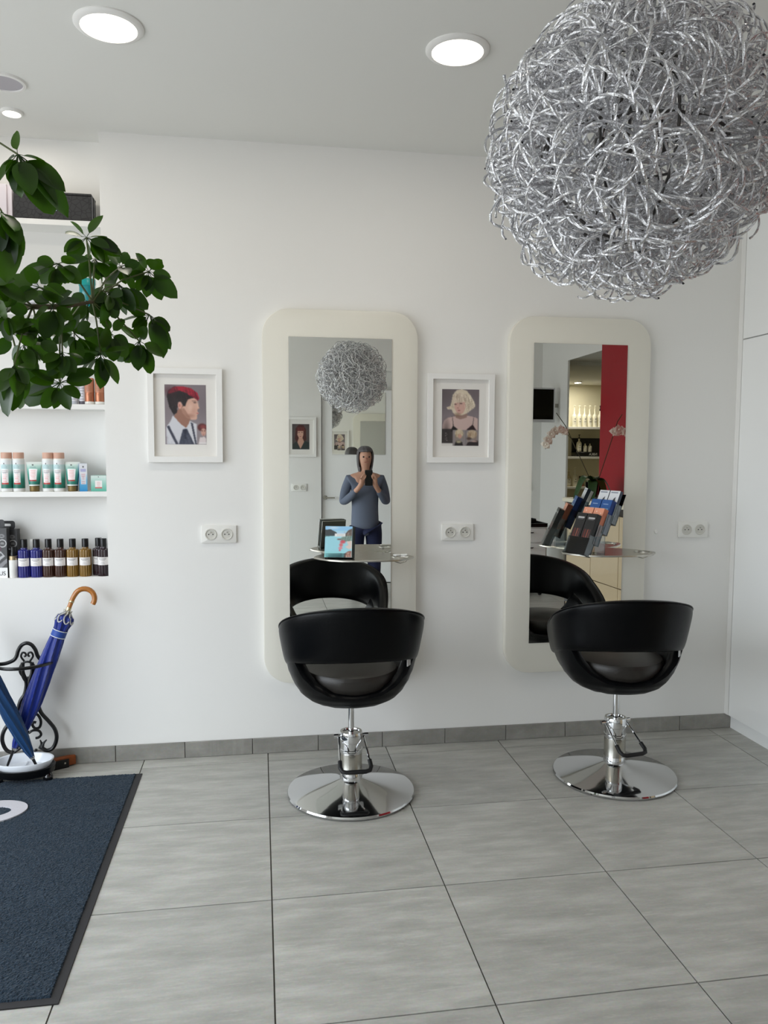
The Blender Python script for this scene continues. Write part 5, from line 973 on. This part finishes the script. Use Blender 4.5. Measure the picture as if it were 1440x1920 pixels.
# ------------------------------------------------------------------ the person seen in the left mirror
SKIN = mat('skin', (196, 150, 128), .5, var=.06, vscale=20); TROU = mat('navy_trousers', (16, 24, 58), .8); TOP = mat('grey_blue_top', (96, 104, 122), .8, bump=.1, bscale=120); HAIR = mat('ash_brown_hair', (92, 88, 90), .6, bump=.6, bscale=140); SHOE = mat('dark_shoe', (20, 20, 22), .4)
P0 = Vector((1.02, -.32, 0))
pr = thing('person', 'person in a grey-blue top and navy trousers, standing, seen in the left mirror', 'person', P0)
def skinned(name, verts, edges, m, parent, root=0, sub=2):
    me = bpy.data.meshes.new(name); me.from_pydata([v[:3] for v in verts], edges, []); o = bpy.data.objects.new(name, me); COL.objects.link(o); o.parent = parent
    md = o.modifiers.new('skin', 'SKIN'); md.use_smooth_shade = True
    for i, v in enumerate(verts):
        sv = me.skin_vertices[0].data[i]; sv.radius = (v[3], v[4] if len(v) > 4 else v[3]); sv.use_root = i == root
    s = o.modifiers.new('smooth', 'SUBSURF'); s.levels = s.render_levels = sub
    bpy.context.view_layer.update(); nm = bpy.data.meshes.new_from_object(o.evaluated_get(bpy.context.evaluated_depsgraph_get())); o.modifiers.clear(); o.data = nm
    nm.materials.clear(); nm.materials.append(m)
    for p_ in nm.polygons: p_.use_smooth = True
    return o
# body faces +Y (towards the mirror), 1.50 tall, forearms raised holding a phone
V = [(0, 0, .82, .100, .080), (0, -.005, .90, .105, .085), (0, -.005, 1.06, .135, .095), (0, -.005, 1.19, .115, .075), (0, 0, 1.255, .045, .045), (0, .015, 1.31, .048, .052), (0, .02, 1.365, .068, .082), (0, .015, 1.425, .066, .08), (0, .01, 1.47, .035, .045)]
E = [(0, 1), (1, 2), (2, 3), (3, 4), (4, 5), (5, 6), (6, 7), (7, 8)]
for s in (1, -1):
    n = len(V); V += [(s * .150, 0, 1.18, .046), (s * .195, -.02, 1.05, .040), (s * .215, -.02, .94, .034), (s * .165, .10, 1.00, .031), (s * .085, .20, 1.10, .024), (s * .070, .225, 1.13, .026), (s * .062, .24, 1.165, .022)]
    E += [(3, n), (n, n + 1), (n + 1, n + 2), (n + 2, n + 3), (n + 3, n + 4), (n + 4, n + 5), (n + 5, n + 6)]
    h = n + 6
    for k, (dx, dz, L) in enumerate(((-.018, .0, .030), (-.008, .010, .036), (.004, .012, .034), (.014, .008, .028))):
        m_ = len(V); V += [(s * (.062 + dx), .250, 1.180 + dz, .0085), (s * (.050 + dx), .268, 1.195 + dz + L * .3, .0075), (s * (.042 + dx * .8), .262, 1.205 + dz + L * .6, .006)]; E += [(h, m_), (m_, m_ + 1), (m_ + 1, m_ + 2)]
    m_ = len(V); V += [(s * .045, .232, 1.150, .0095), (s * .030, .238, 1.170, .0075)]; E += [(h - 1, m_), (m_, m_ + 1)]
    l = len(V); V += [(s * .085, 0, .64, .062, .062), (s * .090, .01, .40, .058), (s * .092, -.005, .22, .046), (s * .092, -.01, .07, .032), (s * .094, .06, .035, .035, .028), (s * .096, .12, .03, .03, .02)]
    E += [(0, l), (l, l + 1), (l + 1, l + 2), (l + 2, l + 3), (l + 3, l + 4), (l + 4, l + 5)]
body = skinned('body', V, E, SKIN, pr)
obj('face_features', B().lathe([(0, 0), (.010, .004), (.008, .016), (0, .020)], 10, Matrix.Translation((0, .088, 1.375)) @ Matrix.Rotation(-pi / 2, 4, 'X')).box(-.02, .02, .086, .094, 1.336, 1.343), mat('lips_and_nose', (178, 118, 104), .5), pr, smooth=True)
for s in (1, -1):
    obj('eye', B().lathe([(0, -.009), (.008, -.004), (.009, 0), (.008, .004), (0, .009)], 12, Matrix.Translation((s * .028, .083, 1.392)) @ Matrix.Rotation(pi / 2, 4, 'X')), mat('dark_eye', (40, 32, 28), .3), pr, smooth=True)
    obj('ear', B().lathe([(0, -.006), (.016, -.004), (.019, 0), (.016, .004), (0, .006)], 14, Matrix.Translation((s * .070, .005, 1.385)) @ Matrix.Rotation(pi / 2, 4, 'Y')), SKIN, pr, smooth=True)
    obj('shoe', B().lathe([(0, 0), (.95, 0), (1.0, .25), (.9, .7), (.5, .95), (0, 1.0)], 24, Matrix.Translation((s * .094, .045, 0)) @ Matrix.Diagonal((.045, .115, .075, 1))), SHOE, pr, smooth=True)
b = B(); vs = []; fs = []; nu, nv = 40, 22
for j in range(nv + 1):
    ph = pi * j / nv
    for i in range(nu):
        a = 2 * pi * i / nu; w = 1 + .03 * cos(11 * a + 3 * ph); low = max(0, ph - pi / 2); vs.append((.084 * sin(ph) ** .7 * cos(a) * w, -.008 + .100 * sin(ph) ** .7 * sin(a) * w, 1.402 + .098 * cos(ph) - .10 * low))
keep = lambda f: not any(vs[q][1] > .046 and vs[q][2] < 1.432 for q in f) and min(vs[q][2] for q in f) > 1.235
for j in range(nv):
    for i in range(nu):
        f = (j * nu + i, j * nu + (i + 1) % nu, (j + 1) * nu + (i + 1) % nu, (j + 1) * nu + i)
        if keep(f): fs.append(f)
hr = obj('hair', b.add(vs, fs), HAIR, pr, smooth=True); md = hr.modifiers.new('thickness', 'SOLIDIFY'); md.thickness = .012
TV_ = [(0, -.002, .60, .150, .120), (0, -.002, .74, .152, .118), (0, -.005, .90, .140, .108), (0, -.005, 1.06, .150, .108), (0, -.005, 1.185, .128, .084), (0, -.002, 1.228, .066, .056)]; TE = [(0, 1), (1, 2), (2, 3), (3, 4), (4, 5)]
for s in (1, -1):
    n = len(TV_); TV_ += [(s * .155, 0, 1.175, .056), (s * .197, -.02, 1.05, .050), (s * .217, -.02, .94, .045), (s * .165, .10, 1.00, .041), (s * .105, .175, 1.075, .034)]; TE += [(4, n), (n, n + 1), (n + 1, n + 2), (n + 2, n + 3), (n + 3, n + 4)]
skinned('top', TV_, TE, TOP, pr, 0)
LV = [(0, 0, .80, .140, .108)]; LE = []
for s in (1, -1):
    n = len(LV); LV += [(s * .088, 0, .66, .098, .096), (s * .092, .008, .40, .075), (s * .094, -.004, .22, .068), (s * .095, -.008, .06, .062)]; LE += [(0, n), (n, n + 1), (n + 1, n + 2), (n + 2, n + 3)]
skinned('trousers', LV, LE, TROU, pr, 0)
tag(obj('phone', B().prism(rrect(.075, .150, .010, 4), 0, .008, FACE_F), BLACKP, None, bevel=.0015, seg=1, loc=(P0.x, P0.y + .252, 1.195)), 'black phone held up by the person seen in the left mirror', 'phone')
